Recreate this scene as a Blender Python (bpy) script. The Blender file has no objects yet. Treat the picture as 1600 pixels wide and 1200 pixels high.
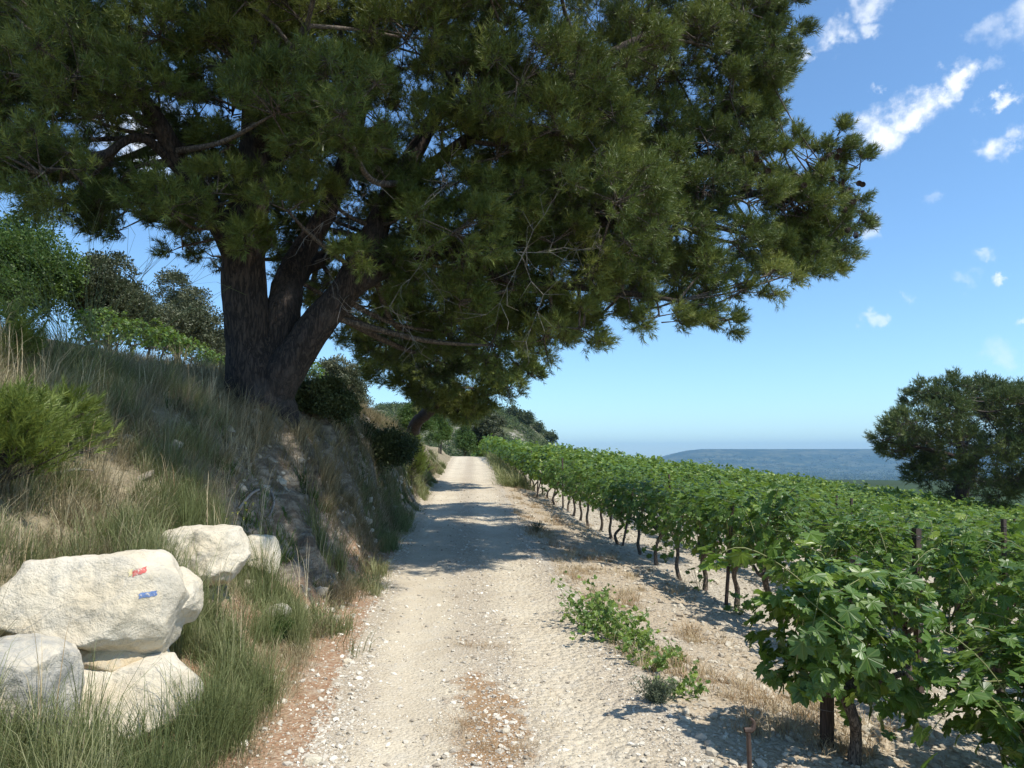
import bpy, math
import numpy as np
from mathutils import Vector, Matrix
from mathutils.bvhtree import BVHTree

# ------------------------------------------------------------------ camera, light, exposure
S = bpy.context.scene
COL = S.collection
EYE = np.array((0.0, 0.0, 1.6)); PITCH = math.radians(5.92); FPX = 1110.0
cam_d = bpy.data.cameras.new('camera'); cam = bpy.data.objects.new('camera', cam_d); COL.objects.link(cam)
cam.location = EYE; cam.rotation_euler = (math.pi/2 + PITCH, 0, 0)
cam_d.sensor_width = 36; cam_d.lens = 36*FPX/1600; cam_d.clip_start = .05; cam_d.clip_end = 60000
S.camera = cam
S.view_settings.view_transform = 'Standard'; S.view_settings.look = 'None'
S.view_settings.exposure = 0.45; S.view_settings.gamma = 1
SUN_EL, SUN_AZ = math.radians(59), math.radians(124)        # azimuth clockwise from +Y
sun_vec = Vector((math.sin(SUN_AZ)*math.cos(SUN_EL), math.cos(SUN_AZ)*math.cos(SUN_EL), math.sin(SUN_EL)))
sd = bpy.data.lights.new('sun', 'SUN'); sun = bpy.data.objects.new('sun', sd); COL.objects.link(sun)
sd.energy = 4.2; sd.angle = math.radians(.53); sd.color = (1, .95, .87)
sun.rotation_euler = sun_vec.to_track_quat('Z', 'Y').to_euler(); sun.location = (20, -20, 40)
S.cycles.max_bounces = 4; S.cycles.transmission_bounces = 3; S.cycles.diffuse_bounces = 2; S.cycles.volume_bounces = 0

def at(px, py, d):
    """world point on the photograph's ray (px,py) at depth d (metres along the view)"""
    xc = (px-800)/FPX*d; yc = -(py-600)/FPX*d
    return np.array((xc, d*math.cos(PITCH)-yc*math.sin(PITCH), 1.6+d*math.sin(PITCH)+yc*math.cos(PITCH)))

def nd(nt, typ, ins=None, **props):
    n = nt.nodes.new(typ)
    for k, v in props.items(): setattr(n, k, v)
    for k, v in (ins or {}).items():
        s = n.inputs[k]
        if isinstance(v, bpy.types.NodeSocket): nt.links.new(v, s)
        elif isinstance(v, bpy.types.Node): nt.links.new(v.outputs[0], s)
        else:
            if s.type == 'RGBA' and len(v) == 3: v = (*v, 1)
            s.default_value = v
    return n
def ma(nt, op, a, b=0.0, c=0.0, clamp=False):
    return nd(nt, 'ShaderNodeMath', {0: a, 1: b, 2: c}, operation=op, use_clamp=clamp).outputs[0]
def mixc(nt, f, a, b, mode='MIX'):
    return nd(nt, 'ShaderNodeMixRGB', {0: f, 1: a, 2: b}, blend_type=mode).outputs[0]
def noise(nt, vec, scale, detail=4, rough=.55, dist=0.0):
    return nd(nt, 'ShaderNodeTexNoise', {'Vector': vec, 'Scale': scale, 'Detail': detail, 'Roughness': rough, 'Distortion': dist}).outputs[0]
def ss(nt, v, lo, hi):
    return nd(nt, 'ShaderNodeMapRange', {'Value': v, 'From Min': lo, 'From Max': hi}, interpolation_type='SMOOTHSTEP').outputs[0]

# world: Nishita sky with a few small fair-weather clouds set at real directions in the sky
W = bpy.data.worlds.new('World'); S.world = W; W.use_nodes = True
wt = W.node_tree; bg = wt.nodes['Background']
sky = nd(wt, 'ShaderNodeTexSky', sky_type='NISHITA', sun_disc=False, sun_elevation=SUN_EL, sun_rotation=SUN_AZ,
         altitude=250, air_density=1.0, dust_density=0.35, ozone_density=2.2)
tc = nd(wt, 'ShaderNodeTexCoord')
def cdir(px, py):
    v = at(px, py, 1.0)-EYE; return v/np.linalg.norm(v)
wn = nd(wt, 'ShaderNodeTexNoise', {'Vector': tc.outputs['Generated'], 'Scale': 26.0, 'Detail': 6.0, 'Roughness': .62})
wsub = nd(wt, 'ShaderNodeVectorMath', {0: wn.outputs['Color'], 1: (.5, .5, .5)}, operation='SUBTRACT')
wmul = nd(wt, 'ShaderNodeVectorMath', {0: wsub.outputs[0], 'Scale': .075}, operation='SCALE')
wvec = nd(wt, 'ShaderNodeVectorMath', {0: tc.outputs['Generated'], 1: wmul.outputs[0]}, operation='ADD').outputs[0]
CL = [(1375, 205, 36, 1.0), (1425, 172, 32, 1.0), (1478, 150, 26, 1), (1492, 120, 24, 1), (1300, 55, 26, .75), (1247, 78, 18, .7), (1362, 45, 20, .6),
      (1360, 8, 26, .7), (1545, 45, 22, .35), (1550, 95, 18, .3), (1565, 160, 17, .85), (1552, 232, 24, .9), (1600, 210, 16, .6),
      (1567, 433, 14, .95), (1358, 495, 18, .5), (1553, 395, 15, .45), (1362, 357, 20, .45), (1598, 498, 12, .5), (1560, 550, 26, .3), (1375, 142, 10, .5),
      (215, 215, 70, .8), (165, 150, 50, .7), (1425, 470, 10, .3), (1150, 10, 30, .6), (1455, 310, 14, .2), (1500, 430, 16, .2), (1620, 20, 40, .6)]
acc = None
for px, py, r, a in CL:
    d = cdir(px, py)
    sub = nd(wt, 'ShaderNodeVectorMath', {0: wvec, 1: tuple(d)}, operation='SUBTRACT')
    sc_ = nd(wt, 'ShaderNodeVectorMath', {0: sub.outputs[0], 1: (1, 1, 1.25)}, operation='MULTIPLY')
    ln = nd(wt, 'ShaderNodeVectorMath', {0: sc_.outputs[0]}, operation='LENGTH').outputs['Value']
    m = nd(wt, 'ShaderNodeMapRange', {'Value': ln, 'From Min': r*.25/FPX, 'From Max': r*1.15/FPX, 'To Min': a, 'To Max': 0.0}, interpolation_type='SMOOTHSTEP').outputs[0]
    acc = m if acc is None else ma(wt, 'MAXIMUM', acc, m)
fine = noise(wt, tc.outputs['Generated'], 45, 5, .58)
acc = ma(wt, 'MULTIPLY', acc, ss(wt, fine, .22, .6))
skyc = mixc(wt, 1.0, sky.outputs[0], (.86, 1.08, 1.20), 'MULTIPLY')
cl = mixc(wt, acc, skyc, (6.6, 6.9, 7.2))
wt.links.new(cl, bg.inputs[0]); bg.inputs[1].default_value = .13

# ------------------------------------------------------------------ numeric helpers
def H3(ix, iy, iz, seed):
    h = (ix.astype(np.int64)*374761393 + iy.astype(np.int64)*668265263 + iz.astype(np.int64)*2147483647 + seed*974634777) & 0xffffffff
    h = ((h ^ (h >> 13))*1274126177) & 0xffffffff
    h = ((h ^ (h >> 16))*2246822519) & 0xffffffff
    return ((h ^ (h >> 15)) & 0xffffff)/float(0xffffff)
def vn(p, seed=0):
    p = np.asarray(p, float); i = np.floor(p); f = p-i; f = f*f*(3-2*f); i = i.astype(np.int64)
    r = 0
    for a in (0, 1):
        for b in (0, 1):
            for c in (0, 1):
                w = (f[:, 0] if a else 1-f[:, 0])*(f[:, 1] if b else 1-f[:, 1])*(f[:, 2] if c else 1-f[:, 2])
                r = r + w*H3(i[:, 0]+a, i[:, 1]+b, i[:, 2]+c, seed)
    return r
def fbm(p, octv=4, seed=0, rough=.5):
    s = 0; a = 1; t = 0
    for o in range(octv):
        s = s+a*vn(np.asarray(p)*2**o+o*17.3, seed+o); t += a; a *= rough
    return s/t-.5
def f2(x, y, sc, octv=4, seed=0): return fbm(np.stack([x/sc, y/sc, np.zeros_like(x)], 1), octv, seed)
def sm(x, a, b):
    t = np.clip((x-a)/(b-a), 0, 1); return t*t*(3-2*t)
def unit(v): return v/np.maximum(np.linalg.norm(v, axis=-1, keepdims=True), 1e-9)

def make_mesh(name, V, faces, mat, smooth=False, attrs=None, uv=None):
    """faces: list of int arrays (n,k)"""
    faces = [np.asarray(f, np.int32) for f in faces if len(f)]
    me = bpy.data.meshes.new(name); V = np.asarray(V, np.float32)
    me.vertices.add(len(V)); me.vertices.foreach_set('co', V.ravel())
    nl = sum(f.size for f in faces); nf = sum(len(f) for f in faces)
    me.loops.add(nl); me.polygons.add(nf)
    me.loops.foreach_set('vertex_index', np.concatenate([f.ravel() for f in faces]))
    tot = np.concatenate([np.full(len(f), f.shape[1], np.int32) for f in faces])
    st = np.concatenate([[0], np.cumsum(tot)[:-1]]).astype(np.int32)
    me.polygons.foreach_set('loop_start', st); me.polygons.foreach_set('loop_total', tot)
    me.polygons.foreach_set('use_smooth', np.full(nf, smooth, bool))
    for k, a in (attrs or {}).items():
        at_ = me.attributes.new(k, 'FLOAT', 'POINT'); at_.data.foreach_set('value', np.asarray(a, np.float32))
    if uv is not None:
        at_ = me.attributes.new('leaf', 'FLOAT_VECTOR', 'POINT'); at_.data.foreach_set('vector', np.asarray(uv, np.float32).ravel())
    me.materials.append(mat); me.update(calc_edges=True); me.validate()
    return me
def cat(parts):
    """parts: list of (V, F) with the same face width"""
    V = []; F = []; o = 0
    for v, f in parts:
        V.append(v); F.append(np.asarray(f)+o); o += len(v)
    return np.concatenate(V), np.concatenate(F)

def obj(name, me, parent=None, loc=(0, 0, 0)):
    o = bpy.data.objects.new(name, me); COL.objects.link(o); o.location = loc
    if parent is not None: o.parent = parent
    return o
def tag(o, label, cat_, group=None, kind=None):
    if label: o['label'] = label
    if cat_: o['category'] = cat_
    if group: o['group'] = group
    if kind: o['kind'] = kind
    return o
def thing(name, label, cat_, loc=(0, 0, 0), group=None, rz=0):
    o = bpy.data.objects.new(name, None); COL.objects.link(o); o.location = loc; o.rotation_euler[2] = rz
    o.empty_display_size = .3
    return tag(o, label, cat_, group)

def frames(D, rng):
    D = unit(D); h = np.where(np.abs(D[:, 2:3]) < .9, np.array([[0, 0, 1.]]), np.array([[1., 0, 0]]))
    a = unit(np.cross(h, D)); b = np.cross(D, a)
    r = rng.uniform(0, 2*np.pi, len(D))[:, None]
    return a*np.cos(r)+b*np.sin(r), -a*np.sin(r)+b*np.cos(r), D
def inst(T, F, P, X, Y, Z, s):
    """copies of template T placed at P with axes X,Y,Z and scale s -> V,F"""
    s = np.broadcast_to(np.asarray(s, float), (len(P),))[:, None, None]
    V = (T[None, :, 0:1]*X[:, None]+T[None, :, 1:2]*Y[:, None]+T[None, :, 2:3]*Z[:, None])*s+P[:, None]
    n, m = len(P), len(T)
    Fo = (F[None]+(np.arange(n)*m)[:, None, None]).reshape(-1, F.shape[1])
    return V.reshape(-1, 3).astype(np.float32), Fo
def prisms(P0, P1, r0, r1, ns=3):
    n = len(P0); X, Y, Z = frames(P1-P0, np.random.default_rng(1))
    r0 = np.broadcast_to(r0, (n,)); r1 = np.broadcast_to(r1, (n,)); V = []
    for P, r in ((P0, r0), (P1, r1)):
        for k in range(ns):
            a = 2*np.pi*k/ns; V.append(P+(X*math.cos(a)+Y*math.sin(a))*r[:, None])
    V = np.stack(V, 1).reshape(-1, 3)
    F = np.array([[k, (k+1) % ns, ns+(k+1) % ns, ns+k] for k in range(ns)])
    return V.astype(np.float32), (F[None]+(np.arange(n)*2*ns)[:, None, None]).reshape(-1, 4)
def spline(pts, n=8):
    """Catmull-Rom through rows of pts (any width)"""
    p = np.asarray(pts, float); q = np.vstack([2*p[0]-p[1], p, 2*p[-1]-p[-2]]); out = []
    for i in range(len(p)-1):
        for t in np.linspace(0, 1, n, endpoint=False):
            a, b, c, d = q[i:i+4]
            out.append(.5*((2*b)+(-a+c)*t+(2*a-5*b+4*c-d)*t*t+(-a+3*b-3*c+d)*t**3))
    out.append(p[-1]); return np.array(out)
def tube(path, ns=12, rough=0.0, seed=0, nscale=4.0, cap=True, ridge=0.0):
    """path rows x,y,z,r"""
    P = path[:, :3]; R = np.maximum(path[:, 3], .0005); T = unit(np.gradient(P, axis=0))
    a = unit(np.cross(T[0], (0.3, .9, .1))[None])[0]; V = []
    for i in range(len(P)):
        a = a-T[i]*np.dot(a, T[i]); a /= np.linalg.norm(a); b = np.cross(T[i], a)
        th = np.linspace(0, 2*np.pi, ns, endpoint=False)[:, None]
        V.append(P[i]+(a*np.cos(th)+b*np.sin(th))*R[i])
    V = np.array(V); C = np.repeat(P[:, None], ns, 1); D = (V-C).reshape(-1, 3); V = V.reshape(-1, 3)
    if rough: V = V+D*(fbm(V*nscale, 3, seed)*rough*2)[:, None]
    if ridge: V = V+D*(np.abs(fbm(V*np.array([9, 9, 1.6]), 3, seed+5))*ridge)[:, None]
    F = [[i*ns+k, i*ns+(k+1) % ns, (i+1)*ns+(k+1) % ns, (i+1)*ns+k] for i in range(len(P)-1) for k in range(ns)]
    V = np.vstack([V, P[-1:]+T[-1:]*R[-1]*.5]); e = len(V)-1; b0 = (len(P)-1)*ns
    F += [[b0+k, b0+(k+1) % ns, e, e] for k in range(ns)]
    return V, np.array(F)
def fixq(F):
    """split degenerate quads off as triangles"""
    F = np.asarray(F); d = F[:, 2] == F[:, 3]
    return [F[~d], F[d][:, :3]]

# ------------------------------------------------------------------ terrain
_ty = np.arange(-30, 400, .25)
def _sm1(t, k): 
    k = np.ones(k)/k; p = np.pad(t, len(k)//2, mode='edge'); return np.convolve(p, k, 'valid')[:len(t)]
_P = _sm1(np.interp(_ty, [-30, -5, 0, 10, 20, 28, 40, 52, 62, 90, 200], [-.8, -.1, 0, 0, .2, .5, 1.02, 1.6, 1.72, 1.2, -3]), 13)
_C = _sm1(np.interp(_ty, [-30, 0, 4, 10, 14, 23, 40, 56, 70, 95, 400], [1.8, .25, -.05, -.6, -.93, -1.52, -2.4, -3.25, -9, -20, -50]), 13)
_W = np.interp(_ty, [-30, 3, 10, 28, 60], [1.0, 1.0, 1.13, 1.3, 1.35])
Pz = lambda y: np.interp(y, _ty, _P)
Cx = lambda y: np.interp(y, _ty, _C)
Wd = lambda y: np.interp(y, _ty, _W)
PROF = {
 -12: [(0, 0), (1, .1), (2, .8), (3, 1.6), (4.5, 2.6), (8, 3.3), (25, 5.5)],
 3.2: [(0, 0), (.9, .1), (1.35, .26), (1.75, .75), (2.2, 1.1), (3.0, 1.6), (3.9, 2.35), (4.8, 2.8), (8, 3.4), (25, 5.6)],
 3.9: [(0, 0), (.8, .12), (1.25, .32), (1.65, .8), (2.1, 1.1), (2.8, 1.6), (3.6, 2.35), (4.6, 2.8), (8, 3.5), (25, 5.6)],
 4.6: [(0, 0), (.5, .08), (.9, .42), (1.3, .82), (2.0, 1.12), (2.8, 1.6), (3.6, 2.4), (4.6, 2.8), (8, 3.5), (25, 5.6)],
 5.8: [(0, 0), (.55, .1), (.9, .45), (1.3, .95), (2.0, 1.35), (2.7, 1.9), (3.3, 2.45), (4.3, 2.8), (8, 3.6), (25, 5.6)],
 8: [(0, 0), (.45, .08), (.75, .45), (1.2, 1.3), (1.8, 2.0), (2.5, 2.4), (4, 2.75), (8, 3.5), (25, 5.6)],
 10: [(0, 0), (.3, .08), (.55, .8), (.95, 1.65), (1.4, 2.25), (2.2, 2.5), (5, 2.9), (8, 3.4), (25, 5.5)],
 15: [(0, 0), (.3, .1), (.6, 1.0), (1.0, 2.0), (1.5, 2.75), (2.5, 3.0), (6, 3.4), (25, 5.0)],
 22: [(0, 0), (.3, .25), (.65, 1.3), (1.1, 2.2), (1.8, 2.65), (5, 3.3), (10, 4.7), (25, 7.4)],
 35: [(0, 0), (.4, .3), (1.0, 1.2), (1.6, 1.65), (4, 2.2), (10, 4.0), (25, 7.0)],
 50: [(0, 0), (.5, .25), (1.2, .8), (4, 1.1), (25, 3.0)],
 80: [(0, 0), (1, .2), (6, .8), (25, 2.0)], 300: [(0, 0), (25, .5)]}
_ps = np.arange(0, 25.01, .05); _py = np.array(sorted(PROF)); _raw = np.array([np.interp(_ps, *zip(*PROF[k])) for k in _py])
_yg = np.arange(-12, 300, .5)
_PT = np.array([[0.0]*len(_ps)]*len(_yg))
for j in range(len(_ps)): _PT[:, j] = np.interp(_yg, _py, _raw[:, j])
_k = np.ones(5)/5
for i in range(len(_yg)): _PT[i] = np.convolve(np.pad(_PT[i], 2, mode='edge'), _k, 'valid')
def bankz(s, y):
    si = np.clip(s/.05, 0, len(_ps)-1.001); yi = np.clip((y+12)/.5, 0, len(_yg)-1.001)
    a = si.astype(int); b = yi.astype(int); fs = si-a; fy = yi-b
    return (_PT[b, a]*(1-fs)+_PT[b, a+1]*fs)*(1-fy)+(_PT[b+1, a]*(1-fs)+_PT[b+1, a+1]*fs)*fy

def terrain(x, y, fine=True):
    """height and masks"""
    x = np.atleast_1d(np.asarray(x, float)); y = np.atleast_1d(np.asarray(y, float))
    c, w, p = Cx(y), Wd(y), Pz(y); u = x-c; s = -u-w; t = u-w
    near = p.copy()
    L = s > 0
    g = f2(x, y, 1.3, 4, 3); g2 = f2(x+9, y, .45, 3, 8)
    sj = np.maximum(s+sm(s, .3, 1.0)*(g*.75+g2*.28)*(1-sm(s, 4, 8)), 0)
    b = bankz(sj, y); sl = (bankz(sj+.1, y)-bankz(sj-.1 if False else np.maximum(sj-.1, 0), y))/.2
    steep = sm(sl, .55, 1.4)*sm(y, 5.2, 7.5)*(1-sm(y, 38, 50))
    near = near+np.where(L, b+steep*(fbm(np.stack([x*1.5, y*1.5, b*3], 1), 5, 31)*.6), 0)
    R = t > 0
    near = near-np.where(R, .05*sm(t, 0, .5)+.128*np.maximum(t-.3, 0)+.0006*np.maximum(t-25, 0)**2, 0)
    near = near+np.where(R, sm(t, .2, 1)*f2(x, y, 1.1, 3, 5)*.12, 0)
    # wheel tracks
    on = np.abs(u) < w
    near = near-.022*np.exp(-((np.abs(u)-w*.55)/.22)**2)*(1-sm(y, 60, 90))
    if fine:
        near = near+f2(x, y, .35, 4, 11)*np.where(on, .018, .045)+np.where(R, sm(t, .5, 1.6)*f2(x, y, .13, 3, 13)*.05, 0)
        near = near+np.where(L, steep*f2(x, y, .16, 3, 19)*.12, 0)
    r = np.hypot(x, y); bl = sm(r, 85, 260)
    far = -6-150*sm(r, 180, 2600)
    hill = 26/(1+np.exp((x-17)/6.5))*np.exp(-((y-330)/80)**2)*(1+.25*f2(x, y, 40, 4, 21)) + 6/(1+np.exp((x-10)/15))*sm(y, 120, 250)*(1-sm(y, 600, 1200))
    azt = x/np.maximum(y, 1)
    rg = np.where(y > 1000, 1, 0)*sm(azt, .12, .27)*np.exp(-((y-9000)/1500)**2)*(268+9*f2(x, y, 2600, 3, 41))
    far = far+hill+rg
    z = near*(1-bl)+far*bl
    return z, dict(s=s, t=t, u=u, w=w, steep=np.where(L, steep, 0), r=r, L=L, R=R, on=on)
def gz(x, y): return terrain(x, y, False)[0]
def gz1(x, y): return float(gz(np.array([x]), np.array([y]))[0])
def gnd(px, py, dmax=90):
    d = np.concatenate([np.arange(2.5, 20, .02), np.arange(20, dmax, .1)])
    Q = np.array([at(px, py, k) for k in d]); z = gz(Q[:, 0], Q[:, 1]); i = np.argmax(Q[:, 2] < z)
    if Q[i, 2] >= z[i]: i = len(d)-1
    return np.array((Q[i, 0], Q[i, 1], z[i]))

# ------------------------------------------------------------------ materials
def newmat(name):
    m = bpy.data.materials.new(name); m.use_nodes = True; nt = m.node_tree
    return m, nt, nt.nodes['Principled BSDF']
def bumpn(nt, h, strength, dist, normal=None):
    d = {'Height': h, 'Strength': strength, 'Distance': dist}
    if normal is not None: d['Normal'] = normal
    return nd(nt, 'ShaderNodeBump', d).outputs[0]
def attr(nt, n): return nd(nt, 'ShaderNodeAttribute', attribute_name=n).outputs['Fac']

def ground_mat():
    m, nt, bs = newmat('earth')
    P = nd(nt, 'ShaderNodeNewGeometry').outputs['Position']
    n1 = noise(nt, P, 1.1, 6, .6); n2 = noise(nt, P, 5.0, 6, .65); n3 = noise(nt, P, 28, 4, .7); n4 = noise(nt, P, 110, 3, .7)
    vo = nd(nt, 'ShaderNodeTexVoronoi', {'Vector': P, 'Scale': 42.0, 'Randomness': 1.0}); vb = nd(nt, 'ShaderNodeTexVoronoi', {'Vector': P, 'Scale': 95.0})
    vsoil = nd(nt, 'ShaderNodeTexVoronoi', {'Vector': P, 'Scale': 17.0})
    sep = nd(nt, 'ShaderNodeSeparateColor', {0: vo.outputs['Color']}); sep2 = nd(nt, 'ShaderNodeSeparateColor', {0: vb.outputs['Color']})
    # path gravel
    c = mixc(nt, ss(nt, n1, .3, .7), (.66, .58, .435), (.55, .47, .345))
    c = mixc(nt, ma(nt, 'MULTIPLY', ss(nt, n2, .45, .75), .6), c, (.66, .61, .50))
    peb = ma(nt, 'ADD', ma(nt, 'MULTIPLY', sep.outputs[0], .35), ma(nt, 'MULTIPLY', sep2.outputs[1], .35))
    c = mixc(nt, ma(nt, 'MULTIPLY', attr(nt, 'rough'), .9), c, mixc(nt, 1.0, c, mixc(nt, peb, (.55, .53, .5), (1.35, 1.33, 1.28)), 'MULTIPLY'))
    c = mixc(nt, ma(nt, 'MULTIPLY', ss(nt, ma(nt, 'ADD', attr(nt, 'rough'), ma(nt, 'MULTIPLY', ma(nt, 'SUBTRACT', n2, .5), 1.2)), .5, 1.0), .55), c, (.43, .36, .27))
    c = mixc(nt, ss(nt, ma(nt, 'ADD', attr(nt, 'litterp'), ma(nt, 'MULTIPLY', ma(nt, 'SUBTRACT', n2, .5), 1.6)), .42, .8), c, (.34, .22, .12))
    # pine needle litter
    lit = mixc(nt, ss(nt, n3, .35, .7), (.30, .17, .095), (.44, .33, .22))
    lit = mixc(nt, ma(nt, 'MULTIPLY', ss(nt, n2, .5, .7), .6), lit, (.44, .38, .29))
    # vineyard soil
    so = mixc(nt, ss(nt, n2, .3, .7), (.50, .44, .34), (.38, .32, .24))
    so = mixc(nt, ma(nt, 'MULTIPLY', ss(nt, n3, .4, .8), .5), so, (.60, .55, .45))
    dry = mixc(nt, ss(nt, n3, .3, .7), (.37, .29, .195), (.52, .44, .32))
    so = mixc(nt, ss(nt, ma(nt, 'ADD', attr(nt, 'dry'), ma(nt, 'MULTIPLY', ma(nt, 'SUBTRACT', n1, .5), 1.5)), .35, .7), so, dry)
    # bank: grassy earth and bare marl
    bk = mixc(nt, ss(nt, n2, .35, .65), (.22, .18, .115), (.31, .26, .17))
    bk = mixc(nt, ma(nt, 'MULTIPLY', ss(nt, n1, .5, .7), .5), bk, (.16, .17, .07))
    strat = nd(nt, 'ShaderNodeMapping', {'Vector': P, 'Scale': (1.2, 1.2, 4.5)})
    ns = noise(nt, strat, 2.4, 7, .68, .4)
    ma_ = mixc(nt, ss(nt, ns, .38, .66), (.13, .10, .07), (.34, .285, .21))
    bk = mixc(nt, ss(nt, ma(nt, 'ADD', attr(nt, 'steep'), ma(nt, 'MULTIPLY', ma(nt, 'SUBTRACT', n1, .5), .8)), .3, .6), bk, ma_)
    # far land
    vf = nd(nt, 'ShaderNodeTexVoronoi', {'Vector': P, 'Scale': .006}); sf = nd(nt, 'ShaderNodeSeparateColor', {0: vf.outputs['Color']})
    nf = noise(nt, P, .02, 6, .65)
    fa = mixc(nt, ss(nt, sf.outputs[0], .3, .8), (.03, .055, .022), (.12, .13, .06))
    fa = mixc(nt, ss(nt, nf, .45, .6), fa, (.03, .048, .02))
    hl = mixc(nt, ss(nt, noise(nt, P, .16, 6, .7), .33, .5), (.33, .30, .24), (.075, .085, .035))
    fa = mixc(nt, attr(nt, 'hill'), fa, hl)
    col = mixc(nt, attr(nt, 'soil'), bk, so)
    edge = ma(nt, 'MULTIPLY', ma(nt, 'SUBTRACT', n2, .5), 1.1)
    e2 = ma(nt, 'ADD', edge, ma(nt, 'MULTIPLY', ma(nt, 'SUBTRACT', n3, .5), .8))
    col = mixc(nt, ss(nt, ma(nt, 'ADD', attr(nt, 'litter'), e2), .35, .6), col, lit)
    col = mixc(nt, ss(nt, ma(nt, 'ADD', attr(nt, 'gravel'), e2), .38, .62), col, c)
    col = mixc(nt, attr(nt, 'far'), col, fa)
    nt.links.new(col, bs.inputs['Base Color']); bs.inputs['Roughness'].default_value = .95; bs.inputs['Specular IOR Level'].default_value = .2
    near = ma(nt, 'SUBTRACT', 1.0, attr(nt, 'far'))
    h = ma(nt, 'ADD', ma(nt, 'MULTIPLY', n3, .9), ma(nt, 'MULTIPLY', n4, .25))
    h = ma(nt, 'SUBTRACT', h, ma(nt, 'MULTIPLY', vo.outputs['Distance'], ma(nt, 'ADD', ma(nt, 'MULTIPLY', attr(nt, 'rough'), .8), .1)))
    h = ma(nt, 'SUBTRACT', h, ma(nt, 'MULTIPLY', vsoil.outputs['Distance'], ma(nt, 'MULTIPLY', attr(nt, 'soil'), 1.6)))
    h = ma(nt, 'ADD', h, ma(nt, 'MULTIPLY', ns, ma(nt, 'MULTIPLY', attr(nt, 'steep'), 3.0)))
    nt.links.new(bumpn(nt, ma(nt, 'MULTIPLY', h, near), .8, .022), bs.inputs['Normal'])
    return m

def leaf_mat(name, cols, trans, tcol, rough=.5, spec=.35, tf=.35, veins=False):
    """cols: dark, mid, light base colours chosen by the per-leaf 'tint'"""
    m, nt, bs = newmat(name); t = attr(nt, 'tint')
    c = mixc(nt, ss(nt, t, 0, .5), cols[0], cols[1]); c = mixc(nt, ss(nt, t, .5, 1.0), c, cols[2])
    if veins:
        uv = nd(nt, 'ShaderNodeAttribute', attribute_name='leaf').outputs['Vector']; sp = nd(nt, 'ShaderNodeSeparateXYZ', {0: uv})
        ang = ma(nt, 'ARCTAN2', sp.outputs[0], sp.outputs[1]); rad = nd(nt, 'ShaderNodeVectorMath', {0: uv}, operation='LENGTH').outputs['Value']
        v = None
        for a in (0, .87, -.87, 1.85, -1.85):
            d = ma(nt, 'MULTIPLY', ma(nt, 'ABSOLUTE', ma(nt, 'SUBTRACT', ang, a)), rad); v = d if v is None else ma(nt, 'MINIMUM', v, d)
        vm = ma(nt, 'SUBTRACT', 1.0, ss(nt, v, .015, .06))
        c = mixc(nt, ma(nt, 'MULTIPLY', vm, .45), c, (.20, .27, .09))
        nt.links.new(bumpn(nt, vm, .35, .006), bs.inputs['Normal'])
    nt.links.new(c, bs.inputs['Base Color']); bs.inputs['Roughness'].default_value = rough; bs.inputs['Specular IOR Level'].default_value = spec
    tr = nd(nt, 'ShaderNodeBsdfTranslucent', {0: mixc(nt, .6, c, tcol)})
    mx = nd(nt, 'ShaderNodeMixShader', {0: tf, 1: bs.outputs[0], 2: tr.outputs[0]})
    nt.links.new(mx.outputs[0], nt.nodes['Material Output'].inputs[0])
    return m
def bark_mat(name, a, b, scale=9, stretch=.25, bump=.03):
    m, nt, bs = newmat(name); P = nd(nt, 'ShaderNodeTexCoord').outputs['Object']
    mp = nd(nt, 'ShaderNodeMapping', {'Vector': P, 'Scale': (1, 1, stretch)})
    wp = nd(nt, 'ShaderNodeTexNoise', {'Vector': mp, 'Scale': scale*.8, 'Detail': 4.0}); wv = nd(nt, 'ShaderNodeVectorMath', {0: wp.outputs['Color'], 'Scale': .9/scale}, operation='SCALE')
    v = nd(nt, 'ShaderNodeTexVoronoi', {'Vector': nd(nt, 'ShaderNodeVectorMath', {0: mp, 1: wv.outputs[0]}, operation='ADD'), 'Scale': float(scale)}, feature='DISTANCE_TO_EDGE').outputs['Distance']
    n = noise(nt, mp, scale*1.7, 6, .7); n2 = noise(nt, P, 1.5, 3)
    fis = ss(nt, ma(nt, 'ABSOLUTE', ma(nt, 'SUBTRACT', noise(nt, mp, scale*.9, 5, .6, .6), .5)), 0.0, .07)
    k = ma(nt, 'MULTIPLY', ma(nt, 'ADD', ma(nt, 'MULTIPLY', ss(nt, v, 0, .2), .35), ma(nt, 'MULTIPLY', fis, .65)), n)
    c = mixc(nt, ss(nt, k, .1, .6), a, b); c = mixc(nt, ma(nt, 'MULTIPLY', ss(nt, n2, .5, .7), .5), c, tuple(.6*x+.05 for x in b))
    nt.links.new(c, bs.inputs['Base Color']); bs.inputs['Roughness'].default_value = .95
    nt.links.new(bumpn(nt, ma(nt, 'ADD', k, ma(nt, 'MULTIPLY', n, .3)), 1.0, bump), bs.inputs['Normal'])
    return m
def simple_mat(name, col, rough=.8, metal=0.0, var=.25, scale=30, bump=.0):
    m, nt, bs = newmat(name); P = nd(nt, 'ShaderNodeTexCoord').outputs['Object']; n = noise(nt, P, scale, 5, .6)
    c = mixc(nt, ss(nt, n, .3, .7), tuple(x*(1-var) for x in col), tuple(min(1, x*(1+var)) for x in col))
    nt.links.new(c, bs.inputs['Base Color']); bs.inputs['Roughness'].default_value = rough; bs.inputs['Metallic'].default_value = metal
    if bump: nt.links.new(bumpn(nt, n, 1, bump), bs.inputs['Normal'])
    return m
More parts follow.
